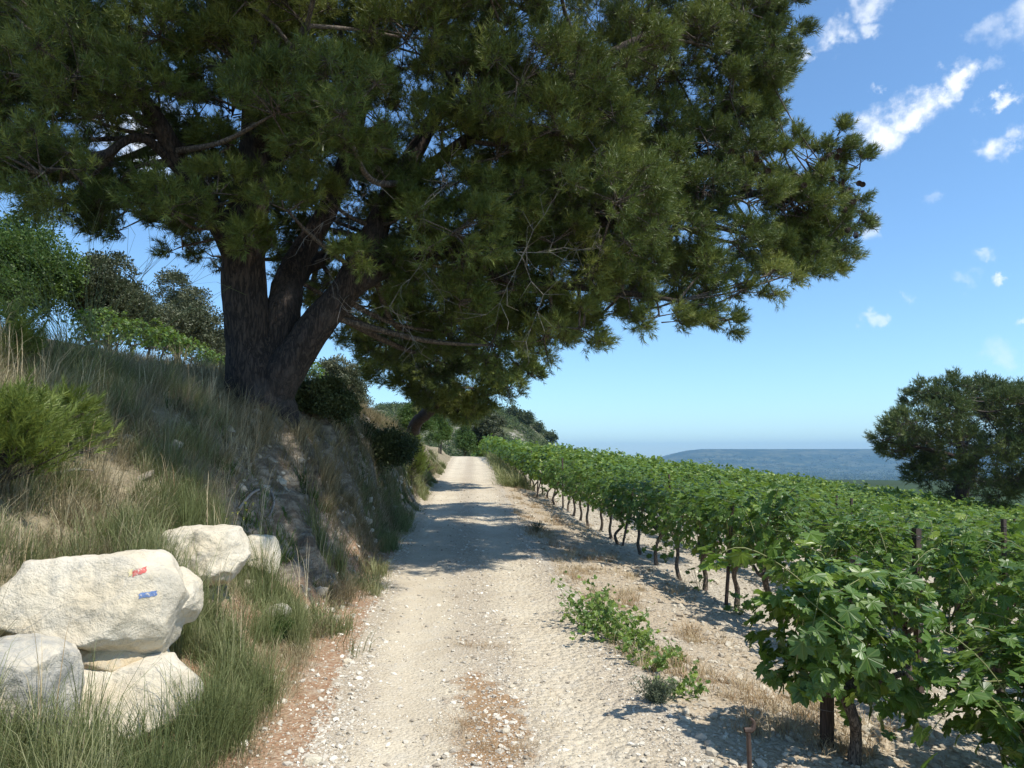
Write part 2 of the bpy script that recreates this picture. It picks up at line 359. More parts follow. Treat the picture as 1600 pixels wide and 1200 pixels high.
def tint_mat(name, c0, c1, rough=.9, bump=0.0, scale=60):
    m, nt, bs = newmat(name); t = attr(nt, 'tint'); P = nd(nt, 'ShaderNodeTexCoord').outputs['Object']; n = noise(nt, P, scale, 4, .6)
    c = mixc(nt, t, c0, c1); c = mixc(nt, 1.0, c, mixc(nt, n, (.75, .75, .75), (1.2, 1.2, 1.2)), 'MULTIPLY')
    nt.links.new(c, bs.inputs['Base Color']); bs.inputs['Roughness'].default_value = rough
    if bump: nt.links.new(bumpn(nt, n, 1, bump), bs.inputs['Normal'])
    return m
def rock_mat(name, warm=0.0, grey=0.0):
    m, nt, bs = newmat(name); P = nd(nt, 'ShaderNodeTexCoord').outputs['Object']
    n1 = noise(nt, P, 2.2, 5, .6); n2 = noise(nt, P, 9, 7, .7, .5); n3 = noise(nt, P, 45, 4, .7)
    c = mixc(nt, ss(nt, n1, .3, .7), (.68, .61, .48), (.60, .52, .37))
    c = mixc(nt, ma(nt, 'MULTIPLY', ss(nt, n2, .55, .72), .55), c, (.50, .42, .29))
    c = mixc(nt, ma(nt, 'MULTIPLY', ss(nt, n3, .6, .75), .35), c, (.42, .40, .35))
    c = mixc(nt, ma(nt, 'MULTIPLY', ss(nt, noise(nt, P, 16, 6, .75, .8), .56, .66), .5), c, (.34, .33, .29))
    c = mixc(nt, ma(nt, 'MULTIPLY', ss(nt, noise(nt, P, 1.7, 4, .6), .5, .68), .45), c, (.56, .46, .31))
    if warm: c = mixc(nt, ma(nt, 'MULTIPLY', ss(nt, n1, .4, .6), warm), c, (.52, .38, .20))
    if grey: c = mixc(nt, ma(nt, 'MULTIPLY', ss(nt, n2, .3, .6), grey), c, (.30, .30, .28))
    st = nd(nt, 'ShaderNodeMapping', {'Vector': P, 'Rotation': (.5, .9, .2), 'Scale': (1.4, 5.5, 1.4)})
    c = mixc(nt, ma(nt, 'MULTIPLY', ss(nt, noise(nt, P, 3.3, 6, .7, 1.0), .52, .62), .45), c, (.43, .40, .33))
    nt.links.new(c, bs.inputs['Base Color']); bs.inputs['Roughness'].default_value = .9; bs.inputs['Specular IOR Level'].default_value = .25
    h = ma(nt, 'ADD', ma(nt, 'MULTIPLY', n2, 1.0), ma(nt, 'MULTIPLY', n3, .35)); h = ma(nt, 'ADD', h, ma(nt, 'MULTIPLY', noise(nt, st, 3.0, 6, .7), .9))
    nt.links.new(bumpn(nt, h, .8, .03), bs.inputs['Normal'])
    return m

M = {}
M['ground'] = ground_mat()
M['needle'] = leaf_mat('pine_needles', ((.033, .052, .015), (.112, .155, .034), (.30, .33, .08)), 1, (.13, .15, .03), .45, .35, .22)
M['needle_far'] = leaf_mat('pine_needles_distant', ((.04, .06, .02), (.09, .125, .038), (.18, .215, .065)), 1, (.1, .12, .03), .5, .3, .2)
M['needle_young'] = leaf_mat('young_pine_needles', ((.10, .14, .03), (.17, .22, .045), (.27, .32, .08)), 1, (.25, .3, .05), .45, .35, .3)
M['oak'] = leaf_mat('holm_oak_leaves', ((.05, .06, .03), (.10, .115, .058), (.185, .19, .105)), 1, (.1, .12, .04), .5, .35, .15)
M['green'] = leaf_mat('broad_leaves', ((.035, .07, .018), (.075, .135, .03), (.13, .2, .045)), 1, (.15, .22, .03), .5, .35, .3)
M['bright'] = leaf_mat('fresh_leaves', ((.055, .10, .02), (.11, .18, .03), (.2, .28, .06)), 1, (.25, .35, .05), .45, .35, .35)
M['dark'] = leaf_mat('dark_shrub_leaves', ((.04, .055, .02), (.08, .10, .036), (.15, .17, .065)), 1, (.05, .07, .02), .55, .3, .15)
M['greygreen'] = leaf_mat('grey_green_leaves', ((.10, .13, .075), (.16, .19, .115), (.24, .26, .17)), 1, (.15, .2, .08), .6, .2, .2)
M['vine'] = leaf_mat('vine_leaves', ((.035, .078, .017), (.09, .17, .03), (.24, .32, .05)), 1, (.22, .36, .03), .38, .45, .32, veins=True)
M['vine_far'] = leaf_mat('vine_leaves_distant', ((.045, .09, .018), (.105, .185, .03), (.25, .33, .06)), 1, (.22, .34, .03), .42, .4, .32)
M['grass_g'] = leaf_mat('green_grass_blades', ((.10, .125, .045), (.20, .225, .09), (.36, .35, .18)), 1, (.2, .24, .06), .55, .25, .3)
M['grass_d'] = leaf_mat('dry_grass_blades', ((.20, .165, .09), (.34, .285, .165), (.54, .46, .29)), 1, (.35, .3, .15), .7, .2, .25)
M['straw'] = leaf_mat('straw', ((.30, .17, .08), (.42, .31, .18), (.60, .50, .32)), 1, (.4, .3, .15), .8, .15, .15)
M['bark'] = bark_mat('pine_bark', (.022, .016, .012), (.085, .06, .045), 17, .2, .03)
M['branch'] = bark_mat('branch_bark', (.05, .04, .032), (.20, .16, .125), 22, .5, .01)
M['deadwood'] = simple_mat('dead_twigs', (.24, .215, .185), .9)
M['vinewood'] = bark_mat('vine_bark', (.05, .038, .028), (.24, .19, .145), 55, .25, .008)
M['cane'] = simple_mat('green_cane', (.19, .20, .07), .6)
M['post'] = bark_mat('rusty_post', (.05, .032, .024), (.12, .078, .055), 40, .1, .003)
M['stake'] = simple_mat('rusted_steel_stake', (.085, .058, .045), .7, .3)
M['wire'] = simple_mat('galvanised_wire', (.22, .21, .2), .5, .7)
M['rock'] = rock_mat('pale_limestone'); M['rockwarm'] = rock_mat('ochre_limestone', .6); M['rockgrey'] = rock_mat('weathered_limestone', 0, .75)
M['pebble'] = tint_mat('pebbles', (.27, .225, .165), (.80, .74, .61)); M['clod'] = tint_mat('soil_clods', (.34, .285, .21), (.60, .54, .42))
M['cone'] = simple_mat('pine_cone_scales', (.06, .035, .022), .8, bump=.01, scale=80)
def worn(name, col):
    m, nt, bs = newmat(name); P = nd(nt, 'ShaderNodeTexCoord').outputs['Object']; n = noise(nt, P, 38, 6, .75); n2 = noise(nt, P, 9, 4, .6)
    c = mixc(nt, ss(nt, n2, .3, .7), col, tuple(.7*x+.12 for x in col)); c = mixc(nt, ss(nt, n, .54, .62), c, (.66, .60, .48))
    nt.links.new(c, bs.inputs['Base Color']); bs.inputs['Roughness'].default_value = .85; nt.links.new(bumpn(nt, n, 1, .01), bs.inputs['Normal']); return m
M['red'] = worn('red_paint', (.56, .085, .06)); M['blue'] = worn('blue_paint', (.07, .17, .42)); M['yellow'] = worn('faded_yellow_paint', (.78, .66, .34))
M['flower'] = simple_mat('yellow_flowers', (.75, .68, .08), .6)
M['wall'] = simple_mat('pale_render', (.75, .72, .66), .8)

# ------------------------------------------------------------------ ground sheet (one grid, split by kind of surface)
def spaced(a, b, d, g):
    out = [a]
    while out[-1] < b: out.append(out[-1]+d); d *= g
    return np.array(out)
uc = np.concatenate([-spaced(4.6, 9000, .07, 1.10)[::-1], np.arange(-4.55, 5.0, .045), spaced(5.0, 16000, .06, 1.09)])
yc = [-40, -30, -22, -16, -12, -9, -6, -4, -2.5, -1.5, -.6, .2, .9, 1.5, 1.9, 2.2]; y_ = 2.4
while y_ < 14000:
    yc.append(y_); y_ += max(.032, .0075*y_) if y_ < 70 else .03*y_
yc = np.array(yc); nx, ny = len(uc), len(yc)
U, Y = np.meshgrid(uc, yc); U = U.ravel(); Y = Y.ravel(); X = U+Cx(np.minimum(Y, 110))
Z, mk = terrain(X, Y, True)
fi = np.arange(nx*ny).reshape(ny, nx)
Fq = np.stack([fi[:-1, :-1], fi[:-1, 1:], fi[1:, 1:], fi[1:, :-1]], -1).reshape(-1, 4)
u, w, s, t, r = mk['u'], mk['w'], mk['s'], mk['t'], mk['r']
ns_ = f2(X, Y, .8, 3, 77)
gravel = 1-sm(np.abs(u+ns_*.25), w-.12, w+.16); gravel *= 1-sm(Y, 110, 130)
litter = sm(s, -.25, .05)*(1-sm(s, .75-.45*sm(Y, 6, 8), 1.15-.5*sm(Y, 6, 8)))*(1-sm(Y, 12, 20))
litterp = np.exp(-((u+.05+ns_*.3)/.26)**2)*(sm(Y, 2.2, 3.2)*(1-sm(Y, 4.7, 6.2))*.75+.22*(1-sm(Y, 10, 18)))
dry = sm(t, 0, .2)*(1-sm(t, 1.2, 2.3))*.7
roughm = .45+.55*np.clip(np.exp(-(u/.3)**2)+sm(np.abs(u), w-.45, w), 0, 1)
hillm = sm(Z, -4, 1)*sm(Y, 150, 240)*(Y < 1300)
at_all = dict(gravel=gravel, litter=litter, litterp=litterp, dry=dry, rough=roughm, steep=mk['steep'], soil=sm(u, -.2, .2),
              far=sm(r, 95, 170), hill=hillm)
cu, cw, cy, cr_ = [a[Fq].mean(1) for a in (u, w, Y, r)]
kinds = {'path': (np.abs(cu) < cw+.1) & (cy < 115), }
rest = ~kinds['path']; kinds['plain'] = rest & (cr_ > 130); rest &= ~kinds['plain']
kinds['bank'] = rest & (cu < 0); kinds['vineyard_soil'] = rest & (cu >= 0)
for k, m_ in kinds.items():
    f = Fq[m_]; idx, inv = np.unique(f, return_inverse=True)
    me = make_mesh(k, np.stack([X, Y, Z], 1)[idx], [inv.reshape(-1, 4)], M['ground'], True, {a: b[idx] for a, b in at_all.items()})
    tag(obj(k, me), None, None, kind='structure')

# ------------------------------------------------------------------ pines
def shoot_template(rng, n, L, nl, wd, spread=(.5, 1.05)):
    V = []; F = []
    for i in range(n):
        t = rng.uniform(.0, 1); al = spread[1]+(spread[0]-spread[1])*t+rng.normal(0, .12); ph = rng.uniform(0, 2*np.pi)
        d = np.array((math.sin(al)*math.cos(ph), math.sin(al)*math.sin(ph), math.cos(al))); p = unit(np.cross(d, rng.normal(size=3))[None])[0]
        b = np.array((0, 0, L*t)); l = nl*rng.uniform(.75, 1.1)
        V += [b-p*wd/2, b+p*wd/2, b+d*l+np.array((0, 0, -.006))]; F.append([3*i, 3*i+1, 3*i+2])
    return np.array(V), np.array(F)
def pine(name, label, base, limbs, clumps, centre, rng, ne=12, nshoot=22, nneed=36, nl=.09, wd=.006, L=.16, mat='needle', group=None, cones=None, maxb=6, dead=None, thin=1.0, ssc=1.0, trunk_ns=20):
    root = thing(name, label, 'tree', tuple(base), group); b0 = np.asarray(base, float)
    tv = []; nodes = []
    for l in limbs:
        sp = spline(l, 8); tv.append(tube(sp, trunk_ns if sp[0, 3] > .12 else 9, .16, 3, 2.5, ridge=.25 if sp[0, 3] > .12 else 0)); nodes.append(sp)
    V, F = cat(tv); obj('trunk', make_mesh('trunk', V-b0, fixq(F), M['bark'], True), root)
    nodes = np.vstack(nodes); nodes = nodes[nodes[:, 2] > base[2]+.8]
    bt = []; SP = []; SD = []; E = []; ST = []
    for cx, cy, cz, R in clumps:
        c = np.array((cx, cy, cz)); dd = np.linalg.norm((nodes[:, :3]-c)*np.array((1, 1, 1.2)), axis=1)+np.where(nodes[:, 2] > cz+.3, 1.5, 0)
        q = nodes[np.argmin(dd)]; dist = np.linalg.norm(q[:3]-c); r0 = min(q[3]*.6, .02+.013*dist)
        mid = (q[:3]+c)/2+rng.normal(0, .12, 3)*dist*.5-np.array((0, 0, .05*dist))
        path = spline(np.array([[*q[:3], r0], [*mid, r0*.75], [*c, .014*ssc]]), 5); bt.append(tube(path, 6, .1, 1, 6))
        n = max(4, int(ne*(R/.9)**1.7)); out = unit((c-centre)[None])[0]
        d = unit(rng.normal(size=(n, 3))+out*.35+np.array((0, 0, .25))); e = c+d*R*rng.uniform(.58, .86, (n, 1))*np.array((1, 1, .8))
        bt.append(prisms(np.repeat(c[None], n, 0)+rng.normal(0, .03, (n, 3)), e, .012*ssc, .006*ssc, 4))
        E.append(e); m = int(nshoot*thin)
        ee = np.repeat(e, m, 0); off = unit(rng.normal(size=(len(ee), 3)))*rng.uniform(.25, 1, (len(ee), 1))*R*.31*np.array((1, 1, .75))
        pos = ee+off; ax = unit(.55*(pos-c)/R+.9*off/R+np.array((0, 0, .42))+.3*out+rng.normal(0, .28, pos.shape))
        SP.append(pos); SD.append(ax); ST.append(np.full(len(pos), np.clip(rng.normal(.55, .14), 0, 1))+rng.normal(0, .12, len(pos))+.12*off[:, 2]/R)  # higher shoots of each pad tinted lighter: sunlit tops put into the colour
        bt.append(prisms(ee, pos, .005*ssc, .003*ssc, 3))
    V, F = cat(bt); obj('branches', make_mesh('branches', V-b0, fixq(F), M['branch'], True), root)
    SP = np.vstack(SP)-b0; SD = np.vstack(SD); ST = np.concatenate(ST); parts = []; tint = []
    vi = np.arange(len(SP)) % 5
    for k in range(5):
        T, Fk = shoot_template(rng, nneed, L, nl, wd); s_ = vi == k
        x, y, z = frames(SD[s_], rng); v, f = inst(T, Fk, SP[s_], x, y, z, rng.uniform(.75, 1.2, s_.sum()))
        parts.append((v, f)); tint.append(np.repeat(ST[s_], len(T)))
    V, F = cat(parts); obj('crown', make_mesh('crown', V, [F], M[mat], False, {'tint': np.clip(np.concatenate(tint), 0, 1)}), root)
    if dead:
        for (p, size, nn) in dead:
            dp = []; p = np.asarray(p)
            for i in range(nn):
                q = p+rng.normal(0, .12, 3)*size; dp.append((p, q, .004)); d = unit((rng.normal(size=3)*.6+np.array((0, 0, -.5)))[None])[0]
                for j in range(5):
                    q2 = q+d*size*.3; dp.append((q, q2, .006*(1-j*.15)))
                    for s2 in range(2):
                        d3 = unit((d+rng.normal(0, .7, 3))[None])[0]; q3 = q2+d3*size*.35; dp.append((q2, q3, .003)); dp.append((q3, q3+unit((d3+rng.normal(0, .6, 3))[None])[0]*size*.2, .002))
                    d = unit((d+rng.normal(0, .3, 3))[None])[0]; q = q2
            A, B, r_ = zip(*dp); v, f = prisms(np.array(A)-b0, np.array(B)-b0, np.array(r_), np.array(r_)*.6, 3)
            obj('dead_twigs', make_mesh('dead_twigs', v, [f], M['deadwood'], False), root)
    if cones:
        T, Fk = cone_template()
        cm = make_mesh('pine_cone', T, [Fk], M['cone'], False)
        for p in cones:
            o = obj('pine_cone', cm, root, tuple(np.asarray(p)-b0)); o.rotation_euler = tuple(rng.uniform(-1.2, 1.2, 3)+np.array((2.4, 0, 0))); o.scale = (1.15,)*3
    return root
def cone_template():
    V = []; F = []
    for i in range(9):
        z = i/8*.085; R = .034*math.sin(math.pi*min(1, .25+.72*(1-i/8)))+.003
        for k in range(8):
            a = 2*np.pi*(k+.5*(i % 2))/8; c, s_ = math.cos(a), math.sin(a); n = len(V)
            V += [(c*R*.35, s_*R*.35, z), (c*R*.9-s_*R*.4, s_*R*.9+c*R*.4, z+.004), (c*R*1.15, s_*R*1.15, z+.013), (c*R*.9+s_*R*.4, s_*R*.9-c*R*.4, z+.004)]
            F.append([n, n+1, n+2, n+3])
    return np.array(V), np.array(F)
def inpoly(x, y, poly):
    poly = np.asarray(poly, float); ins = False; j = len(poly)-1
    for i in range(len(poly)):
        xi, yi = poly[i]; xj, yj = poly[j]
        if (yi > y) != (yj > y) and x < (xj-xi)*(y-yi)/(yj-yi)+xi: ins = not ins
        j = i
    return ins

rng = np.random.default_rng(7)
A4 = lambda px, py, d, r: np.array((*at(px, py, d), r))
base = np.array((*at(402, 640, 10.1)[:2], 0)); base[2] = gz1(base[0], base[1])-.12
limbs = [
 [np.array((*base[:2], base[2]-.3, .62)), A4(404, 625, 10.1, .48), A4(400, 585, 10.1, .40), A4(390, 530, 10.1, .33), A4(382, 450, 10.1, .29), A4(384, 350, 10.2, .27), A4(398, 250, 10.3, .23), A4(402, 150, 10.4, .20), A4(390, 20, 10.6, .16), A4(385, -150, 10.8, .10), A4(400, -300, 11, .05)],
 [A4(380, 420, 10.1, .2), A4(345, 350, 9.9, .17), A4(290, 270, 9.5, .14), A4(240, 180, 9.2, .11), A4(170, 100, 9.0, .08), A4(60, 40, 8.7, .05)],
 [A4(290, 275, 9.5, .08), A4(220, 215, 9.1, .06), A4(150, 250, 8.7, .045), A4(60, 270, 8.3, .03)],
 [A4(410, 605, 10.05, .26), A4(432, 550, 10.15, .24), A4(444, 480, 10.3, .23), A4(458, 420, 10.6, .19), A4(515, 320, 11, .15), A4(556, 200, 11.2, .12), A4(575, 50, 11.4, .09), A4(590, -130, 11.6, .05)],
 [A4(420, 622, 10.05, .29), A4(450, 572, 10.0, .265), A4(497, 507, 10.05, .24), A4(543, 450, 10.1, .21), A4(578, 380, 10.3, .20), A4(605, 320, 10.5, .17), A4(650, 235, 10.9, .13), A4(720, 110, 11.2, .09), A4(800, -60, 11.6, .05)],
 [A4(545, 450, 10.1, .18), A4(600, 420, 10.3, .15), A4(680, 395, 10.6, .13), A4(790, 375, 10.9, .11), A4(920, 350, 11.2, .085), A4(1060, 330, 11.5, .065), A4(1190, 300, 11.7, .04), A4(1290, 265, 11.8, .02)],
 [A4(612, 310, 10.5, .12), A4(700, 240, 10.4, .10), A4(820, 160, 10.6, .08), A4(960, 80, 11, .06), A4(1080, 20, 11.4, .04), A4(1150, -40, 11.6, .02)],
 [A4(700, 392, 10.6, .08), A4(800, 440, 10.2, .06), A4(920, 450, 10.3, .05), A4(1060, 470, 10.6, .03)],
 [A4(790, 375, 10.9, .09), A4(850, 340, 12.5, .08), A4(900, 320, 14.5, .07), A4(930, 320, 17.5, .04)],
 [A4(392, 300, 10.2, .14), A4(450, 220, 11.4, .11), A4(500, 120, 12.6, .08), A4(540, 40, 13.6, .05)],
 [A4(445, 470, 10.3, .13), A4(480, 420, 11.4, .11), A4(560, 370, 12.8, .08), A4(640, 330, 14, .05)],
 [A4(384, 330, 10.2, .12), A4(330, 260, 11.2, .10), A4(250, 200, 12.3, .07), A4(150, 150, 13.2, .04)],
 [A4(398, 240, 10.3, .10), A4(430, 140, 9.4, .08), A4(480, 40, 8.6, .05)],
 [A4(402, 150, 10.4, .14), np.array((-3.4, 9.0, 8.4, .11)), np.array((-2.4, 7.6, 8.5, .09)), np.array((-1.2, 6.4, 8.3, .06)), np.array((-.3, 5.8, 8.2, .03))],
 [A4(380, 120, 10.4, .12), np.array((-4.3, 8.6, 8.5, .09)), np.array((-4.2, 7.2, 8.6, .06)), np.array((-3.8, 6.3, 8.4, .03))],
]
poly = [(-150, -260), (-150, 240), (10, 250), (80, 290), (250, 330), (300, 350), (400, 330), (520, 400), (560, 470), (640, 520), (760, 520), (860, 500), (930, 440), (1020, 470),
        (1080, 460), (1120, 430), (1200, 400), (1240, 340), (1260, 290), (1180, 250), (1130, 190), (1160, 100), (1150, -20), (1080, -160), (700, -330), (200, -330)]
clumps = []
def ok(p, R, k=.72): return all(np.linalg.norm((p-np.array(q[:3]))*np.array((1, .8, 1))) > k*(R+q[3])/2*1.25 for q in clumps)
def addc(px, py, d, R): clumps.append((*at(px, py, d), R))
# edge clumps that give the crown its outline
for px, py, d, R in [(1300, 240, 11.9, .38), (1325, 300, 12.0, .36), (1300, 370, 11.8, .5), (1262, 420, 11.5, .48), (1200, 430, 11.2, .5), (1225, 330, 11.7, .6), (1135, 500, 10.9, .30), (1090, 500, 10.8, .36),
                     (1030, 495, 10.5, .40), (975, 465, 10.3, .5), (905, 510, 10.2, .5), (850, 530, 10.6, .5), (770, 540, 11, .6), (1160, 235, 11.4, .5), (1105, 225, 11.2, .55), (1030, 280, 10.9, .6), (1190, 250, 11.6, .45),
                     (1195, 60, 11.8, .5), (1200, 120, 12, .45), (1175, 160, 12.2, .4), (1190, -10, 11.8, .55), (1120, 100, 11.8, .6), (1250, 290, 11.8, .45),
                     (955, 180, 9.6, .45), (900, 130, 9.5, .6), (870, 200, 9.4, .6), (930, 240, 9.6, .5), (45, 270, 8.7, .55), (100, 305, 8.9, .5), (160, 325, 9.1, .5), (230, 340, 9.3, .5), (285, 385, 9.6, .36), (270, 350, 9.5, .4),
                     (-30, 230, 8.5, .6), (330, 360, 9.9, .42), (575, 480, 11.5, .5), (600, 530, 12.3, .6), (680, 560, 12.8, .6), (335, 300, 8.8, .45), (450, 330, 8.8, .4), (395, 370, 9.0, .32),
                     (520, 430, 11.8, .6), (470, 380, 12.5, .6), (640, 450, 10.2, .45), (720, 470, 9.9, .5), (560, 390, 9.2, .35)]:
    addc(px, py, d, R)
for x_, y_, z_, R in [(-.9, 5.9, 8.3, .8), (.5, 5.6, 8.2, .8), (-2.2, 6.0, 8.4, .8), (-3.5, 6.2, 8.3, .8), (.9, 6.6, 8.6, .8), (-.3, 6.9, 8.8, .9), (-1.7, 7.1, 8.9, .9), (-3, 7.2, 9, .9), (-4.5, 7.2, 8.8, .9), (2.0, 7.6, 9.0, .8), (-.8, 5.4, 7.9, .6), (.1, 6.2, 7.7, .6), (-1.6, 6.5, 7.7, .6), (1.2, 7.4, 8.4, .7), (-2.6, 5.6, 8.0, .7), (-4.4, 6.4, 8.4, .7), (.7, 8.2, 9.6, .9), (-.9, 8.4, 9.9, 1.0), (-2.8, 8.6, 10, 1.0), (-4.6, 8.6, 9.8, 1.0), (-6, 8, 9, .9), (-.6, 4.8, 8.3, .9), (-1.9, 5.1, 8.4, .9), (.5, 4.9, 8.3, .9), (1.5, 5.3, 8.4, .9), (1.9, 6.1, 8.8, .9), (-3.1, 5.3, 8.4, .9), (.2, 5.3, 9.2, .9), (1.0, 5.8, 9.4, .9), (-1.2, 5.6, 9.4, .9), (-2.6, 6.0, 9.6, .9), (1.3, 4.8, 8.0, .6), (-4.3, 5.6, 8.6, .8), (.4, 6.8, 10, .9), (-2, 7, 10.2, .9)]:
    clumps.append((x_, y_, z_, R))
for px, py, d, R in [(1340, 262, 12.1, .34), (1345, 330, 12.1, .34), (1275, 300, 11.6, .5), (1285, 345, 12.3, .5), (1240, 370, 12, .55), (1170, 320, 11.3, .6), (1150, 380, 11.1, .6), (1190, 400, 11.8, .55), (1100, 420, 10.9, .6), (1060, 440, 11.4, .6), (1160, 455, 11.3, .45),
                     (1100, 300, 11, .6), (1040, 360, 10.8, .65), (980, 400, 10.4, .65), (920, 430, 10.2, .6), (880, 470, 10.8, .6), (1010, 460, 11.3, .5), (1070, 500, 11.3, .4), (990, 300, 10.6, .65), (930, 330, 10.2, .6), (860, 380, 10.1, .6), (800, 440, 10.3, .6), (830, 490, 11.3, .6),
                     (1300, 410, 12.1, .4), (1310, 215, 11.9, .3), (700, 520, 11.5, .6), (640, 500, 11.8, .6), (760, 480, 11.3, .6), (900, 520, 11.2, .5), (940, 490, 11, .45), (1140, 150, 11.5, .55), (1180, 100, 11.6, .5), (1090, 60, 11.2, .6), (1160, 20, 11.6, .6),
                     (40, 200, 8.8, .6), (110, 240, 9.4, .55), (20, 120, 8.6, .6), (90, 40, 9, .7), (180, 300, 9.9, .5), (230, 290, 10.4, .5), (150, 20, 9.6, .7), (250, 60, 9, .7), (330, 40, 9.2, .7), (330, 150, 9.5, .5), (440, 80, 9, .6), (540, 130, 9.2, .6), (640, 60, 9.3, .7), (740, 150, 9.6, .7), (700, 290, 9.8, .5), (780, 320, 9.8, .6), (480, 200, 9.3, .4)]:
    addc(px, py, d, R)
for px, py, d, R in [(455, 300, 13, .7), (480, 420, 13.4, .7), (500, 250, 13.6, .8), (560, 300, 13.4, .7), (540, 460, 13.2, .6), (430, 210, 13.2, .7), (600, 430, 13, .7), (650, 340, 13.4, .8), (700, 420, 13, .7), (330, 250, 12.8, .6), (310, 180, 12.6, .7),
                     (620, 250, 13.2, .8), (470, 340, 12.2, .5), (120, 170, 9.8, .6), (60, 90, 9.6, .7), (150, 90, 10.4, .7), (290, 110, 10.6, .6), (290, 240, 11.6, .4), (330, 330, 12, .5), (270, 300, 10.8, .45), (20, 20, 9.2, .7), (60, 240, 9.6, .6), (-60, 130, 8.8, .7), (420, 150, 9.3, .5), (370, 90, 9.2, .6), (560, 230, 9.6, .35), (470, 30, 8.9, .6), (380, 0, 8.8, .6)]:
    addc(px, py, d, R)
for px, py, d, R in [(1215, 90, 12, .42), (1225, 40, 12, .4), (1205, 150, 12.1, .42), (1215, 0, 12, .45), (1185, 195, 12, .4), (1225, 240, 11.8, .45), (1260, 250, 12, .4), (1290, 290, 12, .4), (1250, 330, 12, .5), (1150, 190, 12, .5), (1130, 60, 12.4, .6), (1170, 130, 12.6, .5), (1280, 380, 12.2, .42), (1220, 380, 12.2, .5),
                     (350, 270, 13, .6), (330, 400, 13, .45), (420, 360, 13.6, .6), (470, 470, 13.6, .5), (520, 520, 13.2, .45), (515, 340, 13.9, .7), (590, 360, 14, .7), (440, 260, 14, .7), (550, 420, 13.8, .6), (500, 180, 13.4, .7), (300, 330, 12.6, .5), (240, 130, 12, .6), (200, 330, 10.8, .5), (120, 280, 10.2, .5), (0, 260, 9.2, .5)]:
    addc(px, py, d, R)
for px, py, d, R in [(470, 260, 9.3, .38), (400, 300, 9.2, .4), (440, 180, 9.4, .5), (500, 300, 9.5, .35), (360, 230, 9.3, .4), (590, 260, 9.7, .42), (640, 330, 9.7, .4), (540, 220, 9.5, .4), (620, 400, 9.8, .3), (420, 370, 9.4, .25)]: addc(px, py, d, R)
rb = np.random.default_rng(31)
for i in range(24): addc(rb.uniform(800, 1030), rb.uniform(225, 430), rb.uniform(14.2, 18.5), rb.uniform(.8, 1.05))
for i in range(34):
    px, py = rb.uniform(980, 1260), rb.uniform(20, 420)
    if px < 1190+max(0, py-200)*.5: addc(px, py, rb.uniform(12.2, 13.8), rb.uniform(.5, .7))
n_edge = len(clumps); tries = 0
while tries < 26000 and len(clumps) < 462:
    tries += 1; px = rng.uniform(-150, 1270); py = rng.uniform(-330, 520)
    d = rng.choice([rng.uniform(8.0, 10), rng.uniform(10, 12.5), rng.uniform(12.5, 14.5)]); R = rng.uniform(.55, .95)
    if not inpoly(px, py, poly): continue
    if 290 < px < 620 and 270 < py < 560 and d < 12.2 and rng.uniform() < .9: continue      # the limbs stay open to view
    if 185 < px < 270 and 180 < py < 285: continue                    # gap with sky
    if px < 700 and d > 12.6 and py > 150 and rng.uniform() < .55: continue
    if px > 1000 and (d < 10.2 or d > 13.3): continue
    if py < 100 and d < 8.9 : continue
    if px > 560 and d < 9.0: continue
    if px < 760 and rng.uniform() < .15: continue
    p = at(px, py, d)
    if ok(p, R, .66): clumps.append((*p, R))
centre = np.array((*at(560, 300, 11)[:3],))
cones = [at(*q) for q in [(1285, 245, 11.45), (1297, 238, 11.5), (1306, 240, 11.45), (1310, 232, 11.5), (1300, 280, 11.4), (1310, 283, 11.4), (1345, 288, 11.6), (1352, 290, 11.65), (1325, 300, 11.5), (1330, 315, 11.5), (1322, 322, 11.45), (1330, 355, 11.5), (1335, 362, 11.5), (1183, 245, 11.0), (1180, 235, 11.0), (1202, 268, 11.1), (1215, 290, 11.1), (1210, 298, 11.1), (1140, 232, 10.8), (1255, 290, 11.3)]]
dead = [(at(815, 400, 9.3), .8, 4), (at(700, 290, 9.6), .5, 3), (at(560, 330, 9.8), .7, 4), (at(480, 240, 9.8), .6, 3), (at(660, 390, 9.6), .5, 3), (at(120, 130, 8.7), .8, 2), (at(600, 480, 9.9), .6, 3), (at(690, 165, 9.4), .5, 2), (at(940, 355, 10), .5, 2)]
pine('pine_tree', 'huge dark pine with forked trunk on the bank, its crown arching over the gravel track', base, limbs, clumps, centre, rng, ne=19, nshoot=26, nneed=30, nl=.105, wd=.0088, cones=cones, dead=dead)

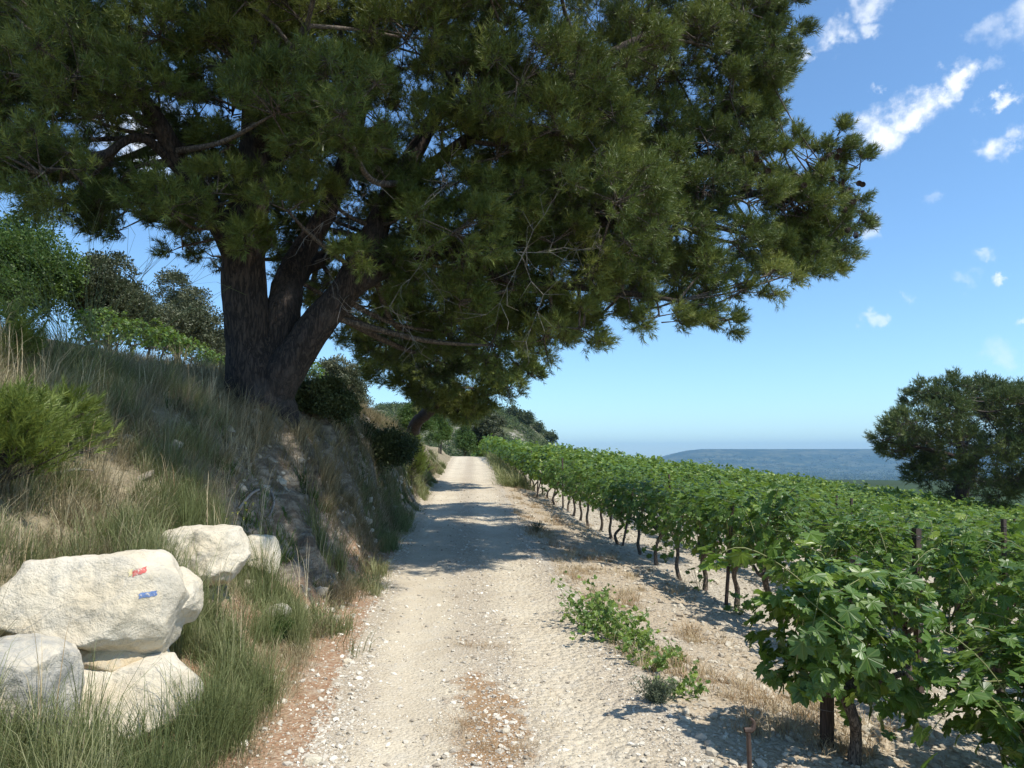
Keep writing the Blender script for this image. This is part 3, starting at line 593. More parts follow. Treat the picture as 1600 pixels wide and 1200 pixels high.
# second pine, further along the bank, leaning out over the track
rng = np.random.default_rng(19)
b2 = np.array((*at(640, 668, 33)[:2], 0)); b2[2] = gz1(b2[0], b2[1])-.2
limbs2 = [[np.array((*b2, .36)), A4(650, 662, 32, .27), A4(672, 640, 29.5, .23), A4(700, 605, 28, .19), A4(705, 560, 27.4, .14), A4(700, 500, 27.2, .1), A4(695, 440, 27, .05)],
          [A4(685, 622, 28.8, .15), A4(725, 618, 27.6, .12), A4(770, 600, 26.6, .07), A4(820, 575, 26, .03)],
          [A4(702, 590, 27.9, .12), A4(670, 560, 26.5, .1), A4(620, 540, 26, .05)]]
clumps = []
for px, py, d, R in [(600, 510, 27, 1.3), (585, 545, 27, 1.0), (600, 575, 26.5, .9), (640, 590, 26.5, 1.0), (680, 605, 26.5, 1.0), (720, 615, 26.5, .9), (760, 615, 26.3, .8), (795, 605, 26, .75), (825, 585, 26, .6), (810, 570, 26, .6),
                     (660, 540, 26, 1.1), (710, 570, 25.5, .9), (750, 580, 25.3, .9), (780, 590, 25.2, .7), (700, 520, 27, 1.3), (760, 530, 27, 1.3), (815, 545, 27, .9), (715, 628, 28, .7), (690, 622, 28.5, .8), (740, 632, 27.5, .7), (665, 612, 28.5, .9), (700, 645, 29.5, .6), (675, 640, 30.5, .7), (725, 650, 29, .6), (640, 480, 28, 1.5), (720, 470, 28, 1.5), (790, 490, 28, 1.3), (740, 640, 26.5, .6), (715, 640, 27, .6),
                     (650, 560, 29, 1.2), (730, 560, 29, 1.2), (690, 420, 28, 1.5), (790, 430, 28, 1.2), (620, 440, 29, 1.3), (660, 575, 25.6, .7), (620, 560, 25.8, .8), (700, 595, 25.4, .7)]:
    addc(px, py, d, R*.88)
pine('pine_tree', 'second pine down the track, rounded low crown lit olive green, beneath the big pine', b2, limbs2, clumps, at(710, 540, 27.5), rng, ne=20, nshoot=20, nneed=16, nl=.17, wd=.022, L=.25, mat='needle', ssc=1.6)

# pine at the right edge, down the slope beyond the vines
rng = np.random.default_rng(23)
b3 = np.array((*at(1500, 745, 42)[:2], 0)); b3[2] = gz1(b3[0], b3[1])-.2
limbs3 = [[np.array((*b3, .45)), np.array((b3[0], b3[1], b3[2]+1.5, .36)), A4(1505, 720, 42, .3), A4(1495, 670, 42, .2), A4(1500, 620, 42, .08)],
          [A4(1505, 725, 42, .2), A4(1570, 690, 42, .15), A4(1640, 650, 42, .07)], [A4(1500, 715, 42, .16), A4(1440, 700, 42, .1), A4(1380, 690, 42, .05)]]
clumps = []
for px, py, R in [(1380, 688, .8), (1400, 705, .9), (1420, 660, 1.1), (1430, 625, .8), (1450, 612, .9), (1490, 606, 1.0), (1530, 612, 1.1), (1570, 618, 1.1), (1610, 625, 1.2), (1480, 640, 1.4), (1540, 650, 1.5), (1600, 660, 1.5), (1440, 690, 1.3), (1500, 690, 1.4),
                  (1560, 700, 1.4), (1620, 700, 1.5), (1425, 720, 1.0), (1470, 730, 1.2), (1520, 745, 1.2), (1580, 750, 1.3), (1640, 750, 1.4), (1440, 745, 1.0), (1680, 680, 1.5), (1410, 680, .9), (1660, 640, 1.3), (1560, 775, 1.0), (1490, 765, .9)]:
    addc(px, py, 42+rng.uniform(-2.2, 2.2), R)
    if R > 1: addc(px+rng.uniform(-15, 15), py+5, 42+rng.choice([-3, 3]), R*.85)
pine('pine_tree', 'broad rounded pine beyond the vineyard at the right edge', b3, limbs3, clumps, at(1520, 690, 42), rng, ne=17, nshoot=13, nneed=10, nl=.24, wd=.04, L=.35, mat='needle_far', ssc=2)

# ------------------------------------------------------------------ broadleaf shrubs and trees
def sprig_template(rng, n, size, spread):
    V = []; F = []
    for i in range(n):
        p = rng.normal(0, spread, 3)+np.array((0, 0, spread)); d = unit((rng.normal(size=3)+np.array((0, 0, .6)))[None])[0]; q = unit(np.cross(d, rng.normal(size=3))[None])[0]
        l = size*rng.uniform(.7, 1.2); k = len(V)
        V += [p, p+d*l*.5+q*l*.26, p+d*l, p+d*l*.5-q*l*.26]; F.append([k, k+1, k+2, k+3])
    return np.array(V), np.array(F)
def shrub(name, label, cat_, c, rad, rng, nb=30, ns=110, leaf=.06, nleaf=8, mat='oak', group=None, trunk=True, stems=6, flat=.8, blob=.36, tint=.45):
    """c = base centre on the ground; rad = (rx, ry, height)"""
    rx, ry, h = rad; root = thing(name, label, cat_, tuple(c), group)
    d = unit(rng.normal(size=(nb, 3))); d[:, 2] = np.abs(d[:, 2])*1.0-.12
    B = d*np.array((rx*.72, ry*.72, h*.62))*(rng.uniform(.5, 1.1, (nb, 1))*(1+.9*fbm(d*1.7+rng.uniform(0, 50), 2, 4))[:, None])+np.array((0, 0, h*.34)); Rb = blob*min(rx, h)*rng.uniform(.55, 1.35, nb)
    k = np.repeat(np.arange(nb), ns); q = unit(rng.normal(size=(len(k), 3))+unit(B)[k]*.5+np.array((0, 0, .25)))
    P = B[k]+q*Rb[k][:, None]*rng.uniform(.6, 1.05, (len(k), 1))*np.array((1, 1, flat)); P = P+(fbm(P*3, 2, 5)*.2*rx)[:, None]*q
    keep = P[:, 2] > .03*h; P, q, k = P[keep], q[keep], k[keep]
    bt = rng.normal(tint, .13, nb); parts = []; tn = []
    for j in range(3):
        T, F = sprig_template(rng, nleaf, leaf, leaf*.8); s_ = np.arange(len(P)) % 3 == j; x, y, z = frames(q[s_]+np.array((0, 0, .3)), rng)
        parts.append(inst(T, F, P[s_], x, y, z, rng.uniform(.7, 1.2, s_.sum()))); tn.append(np.repeat(bt[k[s_]]+rng.normal(0, .15, s_.sum()), len(T)))
    V, F = cat(parts); obj('foliage' if not trunk else 'crown', make_mesh('foliage', V, [F], M[mat], False, {'tint': np.clip(np.concatenate(tn), 0, 1)}), root)
    tb = []
    for i in rng.choice(nb, min(nb, stems), replace=False):
        r0 = .035*h if trunk else .012*h; s0 = np.array((0, 0, -.05*h)) if trunk else np.array((*(rng.normal(0, .1, 2)*rx), -.02))
        fork = np.array((0, 0, h*.22)) if trunk else s0+np.array((0, 0, h*.2))
        tb.append(tube(spline(np.array([[*s0, r0], [*(fork+rng.normal(0, .02, 3)), r0*.7], [*(B[i]*.6+fork*.4), r0*.4], [*B[i], r0*.15]]), 4), 6, .1, i, 5))
    V, F = cat(tb); obj('trunk' if trunk else 'stems', make_mesh('stems', V, fixq(F), M['branch'], True), root)
    return root
def on(px, py, d):
    p = at(px, py, d); return np.array((p[0], p[1], gz1(p[0], p[1])-.05))
rng = np.random.default_rng(41)
def top_h(px, py_top, d, c):
    return max(.3, at(px, py_top, d)[2]-c[2])
def place(name, label, cat_, px, ytop, d, rxpx, **k):
    c = on(px, 600, d); h = top_h(px, ytop, d, c); rx = rxpx/FPX*d
    return shrub(name, label, cat_, c, (rx, k.pop('ry', rx), h*1.06), rng, **k)
place('broadleaf_tree', 'bushy mid-green tree at the left edge above the bank', 'tree', 10, 345, 20, 105, nb=60, ns=130, leaf=.10, mat='green', blob=.3, tint=.5)
place('holm_oak', 'dark olive oak on the bank top right of the green left-edge tree', 'tree', 165, 402, 22, 62, nb=40, ns=120, leaf=.09, mat='oak', tint=.35)
place('holm_oak', 'widest grey-green holm oak between the left-edge shrubs and the big trunk', 'tree', 275, 442, 28, 80, nb=60, ns=120, leaf=.09, mat='oak', blob=.24, tint=.5)
place('holm_oak', 'small holm oak just left of the big pine trunk', 'tree', 345, 497, 31, 35, nb=24, ns=100, leaf=.10, mat='oak', tint=.5)
place('holm_oak', 'lone rounded holm oak on the bank crest right of the big pine trunk', 'tree', 532, 567, 36, 44, nb=50, ns=120, leaf=.10, mat='oak', blob=.26, tint=.55)
place('holm_oak', 'tall grey-green holm oak where the track disappears', 'tree', 762, 642, 66, 28, nb=50, ns=110, leaf=.18, mat='oak', blob=.3, tint=.35)
place('green_shrub', 'low green shrub against the bank at the far end of the track', 'shrub', 728, 672, 64, 16, nb=24, ns=80, leaf=.14, mat='green', trunk=False)
place('green_shrub', 'bluish green bush on the bank crest behind the young pine', 'shrub', 650, 624, 40, 26, nb=30, ns=110, leaf=.09, mat='green', trunk=False, tint=.35)
place('green_shrub', 'olive bush below the second pine trunk', 'shrub', 688, 636, 50, 18, nb=26, ns=100, leaf=.10, mat='green', trunk=False, tint=.6)
# dark shrub on the shaded face of the bank
c = gnd(588, 728); c[2] -= .1
shrub('dark_shrub', 'dense dark shrub clinging to the shaded bank right of the big pine', 'shrub', c-np.array((.25, 0, .1)), (1.25, .8, 1.0), rng, blob=.17, nb=70, stems=14, ns=110, leaf=.055, mat='dark', trunk=False)
c = gnd(490, 650); c[2] -= .1
shrub('dark_shrub', 'low dark shrub at the foot of the big pine trunk', 'shrub', c, (.9, .6, .6), rng, blob=.17, nb=50, ns=90, leaf=.05, mat='dark', trunk=False)
# young pines
def sapling(label, c, h, R, n, name='pine_sapling', mat='needle_young', lean=(0, 0)):
    root = thing(name, label, 'young pine', tuple(c)); tb = [tube(spline(np.array([[0, 0, -.1, .03], [lean[0]*.5, lean[1]*.5, h*.5, .02], [lean[0], lean[1], h*.95, .008]]), 5), 6)]
    P = []; D = []
    for i in range(n):
        t = rng.uniform(.12, 1); a = rng.uniform(0, 2*np.pi); l = R*(1.05-t*.75)*rng.uniform(.6, 1); b = np.array((lean[0]*t, lean[1]*t, t*h*.9))
        e = b+np.array((math.cos(a)*l, math.sin(a)*l, l*.45)); tb.append(prisms(b[None], e[None], .007, .003, 4))
        m = 9; f = rng.uniform(.35, 1, m)[:, None]; P.append(b+(e-b)*f+rng.normal(0, .04, (m, 3))); D.append(unit((e-b)[None]*1.2+rng.normal(0, .25*R, (m, 3))+np.array((0, 0, .35*R))))
    V, F = cat(tb); obj('trunk', make_mesh('stem', V, fixq(F), M['branch'], True), root)
    P = np.vstack(P); D = np.vstack(D); T, Fk = shoot_template(rng, 34, .14, .085, .006, (.25, .7)); x, y, z = frames(D, rng)
    v, f = inst(T, Fk, P, x, y, z, rng.uniform(.8, 1.2, len(P))); obj('crown', make_mesh('crown', v, [f], M[mat], False, {'tint': np.repeat(np.clip(rng.normal(.5, .2, len(P)), 0, 1), len(T))}), root)
c = on(645, 600, 22); sapling('bright yellow-green young pine on the bank beside the shaded stretch', c, 1.5, .8, 120)
c = gnd(8, 770); sapling('bushy bright green young pine at the left edge above the boulders', c, .6, .62, 70)
c = gnd(95, 720); sapling('smaller young pine right of the bushy one at the left edge', c, .45, .4, 26)
c = gnd(28, 585); sapling('thin upright pine seedling on the bank crest at the left edge', c, .55, .16, 16)

# tall wispy broom on the bank crest
def wispy(label, c, h, n, spread, mat='grass_g', name='broom_shrub', tint=.3):
    root = thing(name, label, 'shrub', tuple(c)); A = []; B = []; r = []
    for i in range(n):
        p = np.array((*(rng.normal(0, .12, 2)), 0.)); d = unit(np.array([[rng.normal(0, spread), rng.normal(0, spread), 1]]))[0]; L = h*rng.uniform(.6, 1.1)
        for j in range(6):
            q = p+d*L/6; A.append(p); B.append(q); r.append(.0042*(1-j*.12))
            if j > 2:
                e = unit((d+rng.normal(0, .35, 3))[None])[0]; A.append(q); B.append(q+e*L*.2); r.append(.0022)
            d = unit((d+np.array((d[0]*.06, d[1]*.06, -.03))+rng.normal(0, .12, 3))[None])[0]; p = q
    v, f = prisms(np.array(A), np.array(B), np.array(r), np.array(r)*.7, 3)
    obj('stems', make_mesh('stems', v, [f], M[mat], False, {'tint': np.full(len(v), tint)}), root)
c = gnd(135, 600); wispy('tall wispy broom with bare curved stems against the sky, left bank crest', c, 1.8, 46, .38)
c = gnd(95, 590); wispy('shorter broom tuft left of the tall wispy broom', c, 1.0, 40, .38)

# strip of vines on the terrace above the bank, and scrub
rng = np.random.default_rng(5)
# ------------------------------------------------------------------ grapevines
def leaf_outline(kind):
    pts = [(0, 1.0), (9, .82), (17, .86), (26, .62), (36, .80), (48, .97), (58, .78), (68, .80), (78, .55), (90, .66), (105, .78), (118, .62), (135, .62), (152, .50), (168, .30)] if kind == 2 else \
          [(0, 1.0), (18, .78), (28, .60), (48, .95), (72, .62), (102, .78), (135, .60), (166, .32)] if kind == 1 else [(0, 1.0), (50, .92), (110, .78), (155, .5)]
    full = pts+[(-a, r) for a, r in pts[::-1] if a > 0]
    V = [(0, 0, .0)]+[(math.sin(math.radians(a))*r, math.cos(math.radians(a))*r, 0) for a, r in full]
    V = np.array(V); V[:, 2] = -.22*(V[:, 0]**2+V[:, 1]**2)+.16*np.abs(V[:, 0]); n = len(full)
    F = np.array([[0, 1+i, 1+(i+1) % n] for i in range(n) if not (i == len(pts)-1)])
    return V*.5, F, V
def leaves(P, Nrm, Tip, size, kind, rng, tint):
    T, F, uv = leaf_outline(kind); Z = unit(Nrm); Y_ = unit(Tip-Z*(Tip*Z).sum(1, keepdims=True)); X_ = np.cross(Y_, Z)
    v, f = inst(T, F, P, X_, Y_, Z, size); v = v+rng.normal(0, .0025, v.shape).astype(np.float32)
    return v, f, np.tile(uv, (len(P), 1)), np.repeat(tint, len(T))
def vine_meshes(rng, lod, hw=.62, dep=.34, z0=.55, z1=1.5, nleaf=300, droop=0, size=.135, trunk_h=.62):
    """one grapevine, origin at its foot, row along local Y"""
    lean = rng.normal(0, .07, 2); tb = []; hd = np.array((lean[0], lean[1]*1.5, trunk_h))
    k = {0: 5, 1: 7, 2: 10}[lod]
    mid = [np.array((*(rng.normal(0, .05, 2)), trunk_h*.33)), np.array((*(lean*.6+rng.normal(0, .05, 2)), trunk_h*.68))]
    tb.append(tube(spline(np.array([[0, 0, -.1, .042], [*mid[0], .034], [*mid[1], .032], [*hd, .038]]), 6), k, .28, 2, 16))
    ends = []
    for sgn in (-1, 1):
        for q in range(2 if lod else 1):
            e = hd+np.array((rng.normal(0, .06), sgn*rng.uniform(.15, .42), rng.uniform(.02, .16))); m_ = (hd+e)/2+np.array((rng.normal(0, .03), 0, rng.uniform(-.07, .03)))
            tb.append(tube(spline(np.array([[*(hd-np.array((0, 0, .02))), .026], [*m_, .021], [*e, .017]]), 5), max(4, k-2), .3, 5, 18)); ends.append(e)
    V, F = cat(tb); me_t = make_mesh('trunk', V, fixq(F), M['vinewood'], True)
    # canes: rise from the arms, arch over
    cb = []; P = []; N_ = []; Tp = []
    nc = {0: 5, 1: 9, 2: 12}[lod]; lp = max(1, nleaf//(nc*2))
    for i in range(nc):
        s_ = ends[i % len(ends)]+rng.normal(0, .04, 3); top = np.array((rng.normal(0, dep*.55), rng.uniform(-hw, hw), rng.uniform(z0+.45*(z1-z0), z1+.1)))
        m_ = (s_+top)/2+np.array((0, 0, .12)); tail = top+np.array((rng.normal(0, .18), rng.normal(0, .16), rng.uniform(-.35, .12)))
        sp = spline(np.array([[*s_, .0055], [*m_, .0048], [*top, .0035], [*tail, .002]]), 5)
        if lod: cb.append(tube(sp, 4))
        j = rng.integers(1, len(sp), lp); P.append(sp[j, :3]+rng.normal(0, .05, (lp, 3)))
    n2 = nleaf-nc*lp; a = rng.uniform(0, 2*np.pi, n2); rr = rng.uniform(.55, 1.0, n2)**.5; yy = rng.uniform(-hw, hw, n2)
    wv = 1+.35*np.sin(yy*7+rng.uniform(0, 6)); P2 = np.stack([np.cos(a)*rr*dep*wv, yy, (z0+z1)/2+np.sin(a)*rr*(z1-z0)/2*(.9+.2*np.sin(yy*5+rng.uniform(0, 6)))], 1); P.append(P2)
    if droop:
        q = np.stack([rng.normal(0, .10, droop)+.05, rng.normal(0, .09, droop)+rng.uniform(-.3, .3), rng.uniform(.12, z0+.1, droop)], 1); P.append(q)
    P = np.vstack(P); c = np.array((0, 0, (z0+z1)/2-.15)); ou = unit((P-c*1.0)*np.array((1.6, .35, 1)))
    Nn = unit(ou*.75+np.array((0, 0, .5))+rng.normal(0, .38, P.shape)); Tp = np.array((0, 0, -1.))+rng.normal(0, .55, P.shape)+ou*.5
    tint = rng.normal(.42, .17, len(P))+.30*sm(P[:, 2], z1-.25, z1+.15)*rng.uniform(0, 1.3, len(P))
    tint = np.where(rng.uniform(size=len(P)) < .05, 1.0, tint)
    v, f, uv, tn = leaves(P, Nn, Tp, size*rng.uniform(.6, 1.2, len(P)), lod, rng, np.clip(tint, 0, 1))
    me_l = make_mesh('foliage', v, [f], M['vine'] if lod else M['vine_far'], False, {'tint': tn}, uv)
    me_c = None
    if cb: V, F = cat(cb); me_c = make_mesh('canes', V, fixq(F), M['cane'], True)
    return me_t, me_l, me_c
rv = np.random.default_rng(101)
VN = [vine_meshes(rv, 2, nleaf=430, droop=(0, 14, 0, 26, 8)[i], size=.15) for i in range(5)]
VM = [vine_meshes(rv, 1, nleaf=330, droop=(0, 10, 22, 0)[i], size=.15) for i in range(4)]
VF = [vine_meshes(rv, 0, nleaf=210, size=.19, dep=.42) for i in range(4)]
ROWD = unit(np.array([[-.1, 1.0]]))[0]; ROWA = math.atan2(.1, 1.0)
row_x = lambda k, y: 3.75+2.05*(k-1)-.1*y
def put_vine(x, y, kind, label, group, rz=None, sc=1.0):
    z = gz1(x, y); root = thing('grapevine', label, 'grapevine', (x, y, z), group, ROWA+(math.pi if rv.uniform() < .5 else 0)+rv.normal(0, .06) if rz is None else rz)
    sc *= .86 if (x > 3.0 and y < 6.5) else .96; root.scale = (sc, sc, sc*rv.uniform(.9, 1.06)); ms = kind[rv.integers(len(kind))] if isinstance(kind, list) else kind
    obj('trunk', ms[0], root); obj('foliage', ms[1], root)
    if ms[2]: obj('canes', ms[2], root)
    return root
cand = []
for k in range(1, 34):
    y = 1.2 if k == 1 else max(.5, (3.75+2.05*(k-1))/1.9)
    y += rv.uniform(0, .8)
    while y < 78:
        x = row_x(k, y)+rv.normal(0, .04)
        if not (k > 22 and y > 60): cand.append((math.hypot(x, y), k, x, y))
        y += 1.12*rv.uniform(.9, 1.1)
# roadside row stays complete; then nearest first
cand.sort(); ORD = ['first', 'second', 'third', 'fourth', 'fifth', 'sixth', 'seventh', 'eighth', 'ninth', 'tenth', 'eleventh', 'twelfth', 'thirteenth', 'fourteenth', 'fifteenth', 'sixteenth', 'seventeenth', 'eighteenth', 'nineteenth', 'twentieth']
vis = [q for q in cand if q[2] < .84*q[3]+.15 and q[3] > 3.2]; hid = [q for q in cand if not (q[2] < .84*q[3]+.15 and q[3] > 3.2)]
near, farv = vis[:292], vis[292:]+hid; i1 = 0; cnt = {}
for dist, k, x, y in near:
    kind = VN if dist < 11 else VM if dist < 24 else VF
    if k == 1:
        lb = f'{ORD[i1]} grapevine counted from the camera in the row nearest the track' if i1 < 20 else 'distant grapevine at the far end of the row nearest the track'
        i1 += 1
        put_vine(x, y, kind, lb, 'grapevines in the row beside the track')
    else:
        lb = f'leafy green grapevine in the {ORD[k-1]} row counted from the track' if k <= 20 else 'leafy green grapevine in the farthest rows down the slope'
        put_vine(x, y, kind, lb, f'{ORD[k-1]} row of grapevines from the track' if k <= 20 else 'farthest rows of grapevines')
# the rest of the field: one mass
T = []; Vs = []; Fs = []; Ts = []; o_ = 0; tv_ = []
for dist, k, x, y in farv:
    n = 220 if dist < 16 else 110 if dist < 40 else 60; hw, dep, z0, z1 = .6, .42, .6, 1.5
    P = np.stack([rv.uniform(-dep, dep, n), rv.uniform(-hw, hw, n), rv.uniform(z0, z1, n)], 1); P[:, 2] += np.where(rv.uniform(size=n) < .12, .18, 0)+.12*rv.normal()
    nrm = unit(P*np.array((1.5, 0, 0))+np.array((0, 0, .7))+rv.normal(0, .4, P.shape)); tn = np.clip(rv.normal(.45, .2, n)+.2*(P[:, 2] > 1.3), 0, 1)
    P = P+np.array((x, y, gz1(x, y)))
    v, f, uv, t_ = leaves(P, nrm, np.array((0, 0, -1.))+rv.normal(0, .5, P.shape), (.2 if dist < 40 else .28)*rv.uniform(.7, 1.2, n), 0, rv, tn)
    Vs.append(v); Fs.append(f+o_); Ts.append(t_); o_ += len(v)
tag(obj('distant_grapevines', make_mesh('distant_vines', np.vstack(Vs), [np.vstack(Fs)], M['vine_far'], False, {'tint': np.concatenate(Ts)})),
    'continuous mass of grapevine foliage in the far part of the field', 'grapevines', kind='stuff')
# foreground vine at the end of the cut-short row by the track
x0, y0 = gnd(1262, 1200)[:2]
fg = vine_meshes(rv, 2, nleaf=620, droop=12, size=.165, trunk_h=.42, hw=.52, dep=.4, z0=.34, z1=1.12)
put_vine(x0+.30, y0+.12, fg, 'large foreground grapevine with a thick forked trunk beside the short black peg', None, rz=-1.15)
fg2 = vine_meshes(rv, 2, nleaf=480, droop=30, size=.165, trunk_h=.4, hw=.5, dep=.42, z0=.22, z1=1.0)
put_vine(2.78, 3.95, fg2, 'dense grapevine filling the lower right corner of the view', None, rz=-1.0)
# low suckers at the foot of the vines
def sucker(px, py, label, n=16, sz=.13, h=.25):
    c = gnd(px, py); root = thing('vine_sucker', label, 'vine shoot', tuple(c), 'leafy suckers on the ground by the vines'); P = np.stack([rv.normal(0, .09, n), rv.normal(0, .09, n), rv.uniform(.04, h, n)], 1)
    v, f, uv, t_ = leaves(P, unit(rv.normal(0, .4, P.shape)+np.array((0, -.3, .8))), rv.normal(size=P.shape), sz*rv.uniform(.7, 1.2, n), 2, rv, np.clip(rv.normal(.4, .15, n), 0, 1))
    obj('leaves', make_mesh('leaves', v, [f], M['vine'], False, {'tint': t_}, uv), root)
    A = np.zeros((n, 3)); vv, ff = prisms(A, P, .003, .002, 3); obj('stems', make_mesh('stems', vv, [ff], M['cane'], False), root)
sucker(1157, 962, 'low dark leafy sucker on bare soil left of the twisted vine trunk')
sucker(1040, 880, 'leafy sucker hanging at the foot of a vine behind the track weeds', 22, .13, .5)
sucker(1092, 925, 'narrow sucker clasping a vine foot above the track weeds', 12, .10, .35)
sucker(850, 775, 'dark sucker at the far end of the roadside row', 16, .13, .3)
# terrace vines above the bank on the left
for i, (px, py, d) in enumerate([(130, 520, 17), (155, 520, 18), (180, 525, 19), (205, 530, 20), (230, 538, 21), (253, 545, 22.2), (275, 552, 23.4), (297, 560, 24.7), (318, 566, 26), (337, 572, 27.3), (468, 600, 19), (490, 602, 21)]):
    p = at(px, py, d); put_vine(p[0], p[1], VM, (ORD[i]+' from the left of the bright green vines on the terrace above the bank') if px < 400 else 'bright green vine on the terrace just right of the big trunk, '+('nearer one' if px < 480 else 'farther one'), 'terrace vines left of the trunk' if px < 400 else 'terrace vines right of the trunk', sc=.92)

# ------------------------------------------------------------------ posts, stakes, wires
def box(cx, cy, cz, sx, sy, sz, taper=1.0):
    V = np.array([(a*sx/2*(taper if c > 0 else 1)+cx, b*sy/2*(taper if c > 0 else 1)+cy, c*sz/2+cz) for a in (-1, 1) for b in (-1, 1) for c in (-1, 1)])
    F = np.array([[0, 1, 3, 2], [4, 6, 7, 5], [0, 4, 5, 1], [2, 3, 7, 6], [0, 2, 6, 4], [1, 5, 7, 3]]); return V, F
def angle_iron(h, w):
    a = box(0, w/2, h/2-.15, .006, w, h); b = box(w/2+.003, .003, h/2-.15, w, .006, h-.003)
    return cat([a, b])
def post(p, h, w, label, tilt=(0, 0), group='posts in the vineyard', name='vineyard_post', wood=False):
    z = gz1(p[0], p[1]); root = thing(name, label, 'post', (p[0], p[1], z), group); root.rotation_euler = (tilt[0], tilt[1], .3)
    if wood:
        th = np.array([[0, 0, -.2, w/2], [0, 0, h*.3, w/2*.97], [0, 0, h*.7, w/2*.94], [0, 0, h-.01, w/2*.9]]); v, f = tube(spline(th, 6), 12, .05, 3, 20)
        obj('shaft', make_mesh('post', v, fixq(f), M['post'], False), root)
    else:
        v, f = angle_iron(h+.15, w); obj('shaft', make_mesh('post', v, [f], M['stake'], False), root)
    parts = []
    for zz in (h*.42, h*.72, h*.95):
        a = np.linspace(0, 2*np.pi, 12, endpoint=False); rr = w*.56 if wood else w*.6
        pth = np.stack([np.cos(a)*rr+(0 if wood else w*.35), np.sin(a)*rr+(0 if wood else w*.35), zz+.004*np.sin(a*2)], 1); parts.append(prisms(pth, np.roll(pth, -1, 0), .002, .002, 4))
    v, f = cat(parts); obj('wire_tie', make_mesh('wire_tie', v, [f], M['wire'], False), root)
g = gnd(1292, 1165); post(g, .5, .085, 'thick wooden end post behind the foreground vine trunk', (0, .06), None, 'end_post', True)
g = at(1318, 1000, 5.6); post(g, 1.06, .085, 'tall weathered post rising above the foreground vine leaves', (.02, .13), None, 'end_post', True)
g = gnd(1437, 1085); post(g, 1.35, .05, 'slim brown stake with wires, right of the foreground vine', (0, .05), None)
g = gnd(1172, 1222); root = thing('ground_peg', 'short black metal peg with a hooked head at the lower right', 'peg', tuple(g))
v, f = tube(np.array([[0, 0, -.1, .012], [0, 0, .1, .012], [0, 0, .25, .012]]), 8); obj('shaft', make_mesh('peg', v, fixq(f), M['stake'], False), root)
v, f = cat([tube(spline(np.array([[-.02, 0, .245, .013], [.02, 0, .25, .014], [.03, 0, .285, .008], [.012, 0, .305, .005]]), 4), 7)]); obj('hook', make_mesh('hook', v, fixq(f), M['stake'], False), root)
for (px, py, tilt, lb) in [(1134, 945, .10, 'thin rusty stake leaning by the vine left of the twisted trunk'), (972, 855, .22, 'thin leaning stake beside the middle vines of the roadside row'), (838, 778, .25, 'thin leaning stake at the far end of the roadside row')]:
    g = gnd(px, py); post(g, 1.3, .03, lb, (.02, tilt), None, 'vine_stake')
for k, y in [(2, 7.5), (2, 12.5), (2, 18), (3, 9), (3, 14), (3, 20), (4, 12), (4, 18), (5, 15), (1, 22), (1, 30)]:
    post((row_x(k, y), y), 1.55, .035, 'thin brown stake among the vine rows, mostly hidden by leaves', (rv.normal(0, .03), rv.normal(.05, .04)), 'stakes inside the vine rows', 'vine_stake')
for k, ya, yb in [(1, 3.0, 34), (2, 5, 30), (3, 7, 24)]:
    for h, lb in [(.62, 'low'), (.95, 'middle'), (1.3, 'upper')]:
        yy = np.arange(ya, yb, .8); xx = row_x(k, yy)+.03; zz = gz(xx, yy)+h-.02*np.abs(np.sin(yy*.6)); P = np.stack([xx, yy, zz], 1)
        v, f = prisms(P[:-1], P[1:], .0016, .0016, 4)
        tag(obj('trellis_wire', make_mesh('wire', v, [f], M['wire'], False)), f'{lb} trellis wire along the {ORD[k-1]} vine row from the track', 'wire', 'trellis wires')

# ------------------------------------------------------------------ rocks
def ico(sub):
    import bmesh
    bm = bmesh.new(); bmesh.ops.create_icosphere(bm, subdivisions=sub, radius=1); V = np.array([v.co[:] for v in bm.verts]); F = np.array([[v.index for v in f.verts] for f in bm.faces]); bm.free(); return V, F
def boulder(rad, planes, seed, rough=.03, sub=6, k=34):
    """soft intersection of half-spaces inside an ellipsoid"""
    D, F = ico(sub); rad = np.array(rad); r0 = 1/np.linalg.norm(D/rad, axis=1); inv = (1/r0)**k
    for n, h in planes:
        n = np.array(n, float); n /= np.linalg.norm(n); c = np.maximum(D@n, 0)/h; inv = inv+c**k
    r = inv**(-1/k); fr = np.random.default_rng(seed)
    for i in range(26):
        n = unit(fr.normal(size=(1, 3)))[0]; h = (D@n*r).max()*fr.uniform(.86, .965); c = np.maximum(D@n, 1e-4)/h; r = np.minimum(r, 1/c)
    V = D*r[:, None]
    big = fbm(V*3.2+seed, 5, seed, .6)*rough*2.8; small = fbm(V*13+seed, 4, seed+3)*rough*.8; rid = -np.abs(fbm(V*3.1+5, 4, seed+9))*rough*3.2
    return V+D*(big+small+rid)[:, None], F
def rock(name, label, px, py, d, rad, planes, seed, mat='rock', rough=.03, cat_='boulder', drop=0, sub=6):
    c = at(px, py, d) if d else gnd(px, py)+np.array((0, rad[1]*.35, rad[2]*.5)); V, F = boulder(rad, planes, seed, rough, sub)
    if seed == 3: V, F = lobed(V, F, c)
    me = make_mesh(name, V, [F], M[mat], True)
    o = obj(name, me, None, tuple(c)); tag(o, label, cat_); return o, V, F, c
def lobed(V, F, c):
    V2, F2 = boulder((.17, .26, .2), [((.6, -.7, .3), .15), ((.2, -.3, -1), .15), ((1, 0, 0), .15), ((.3, 0, 1), .16)], 8, .03, 6)
    return cat([(V, F), (V2+at(268, 938, 4.12)-c, F2)])
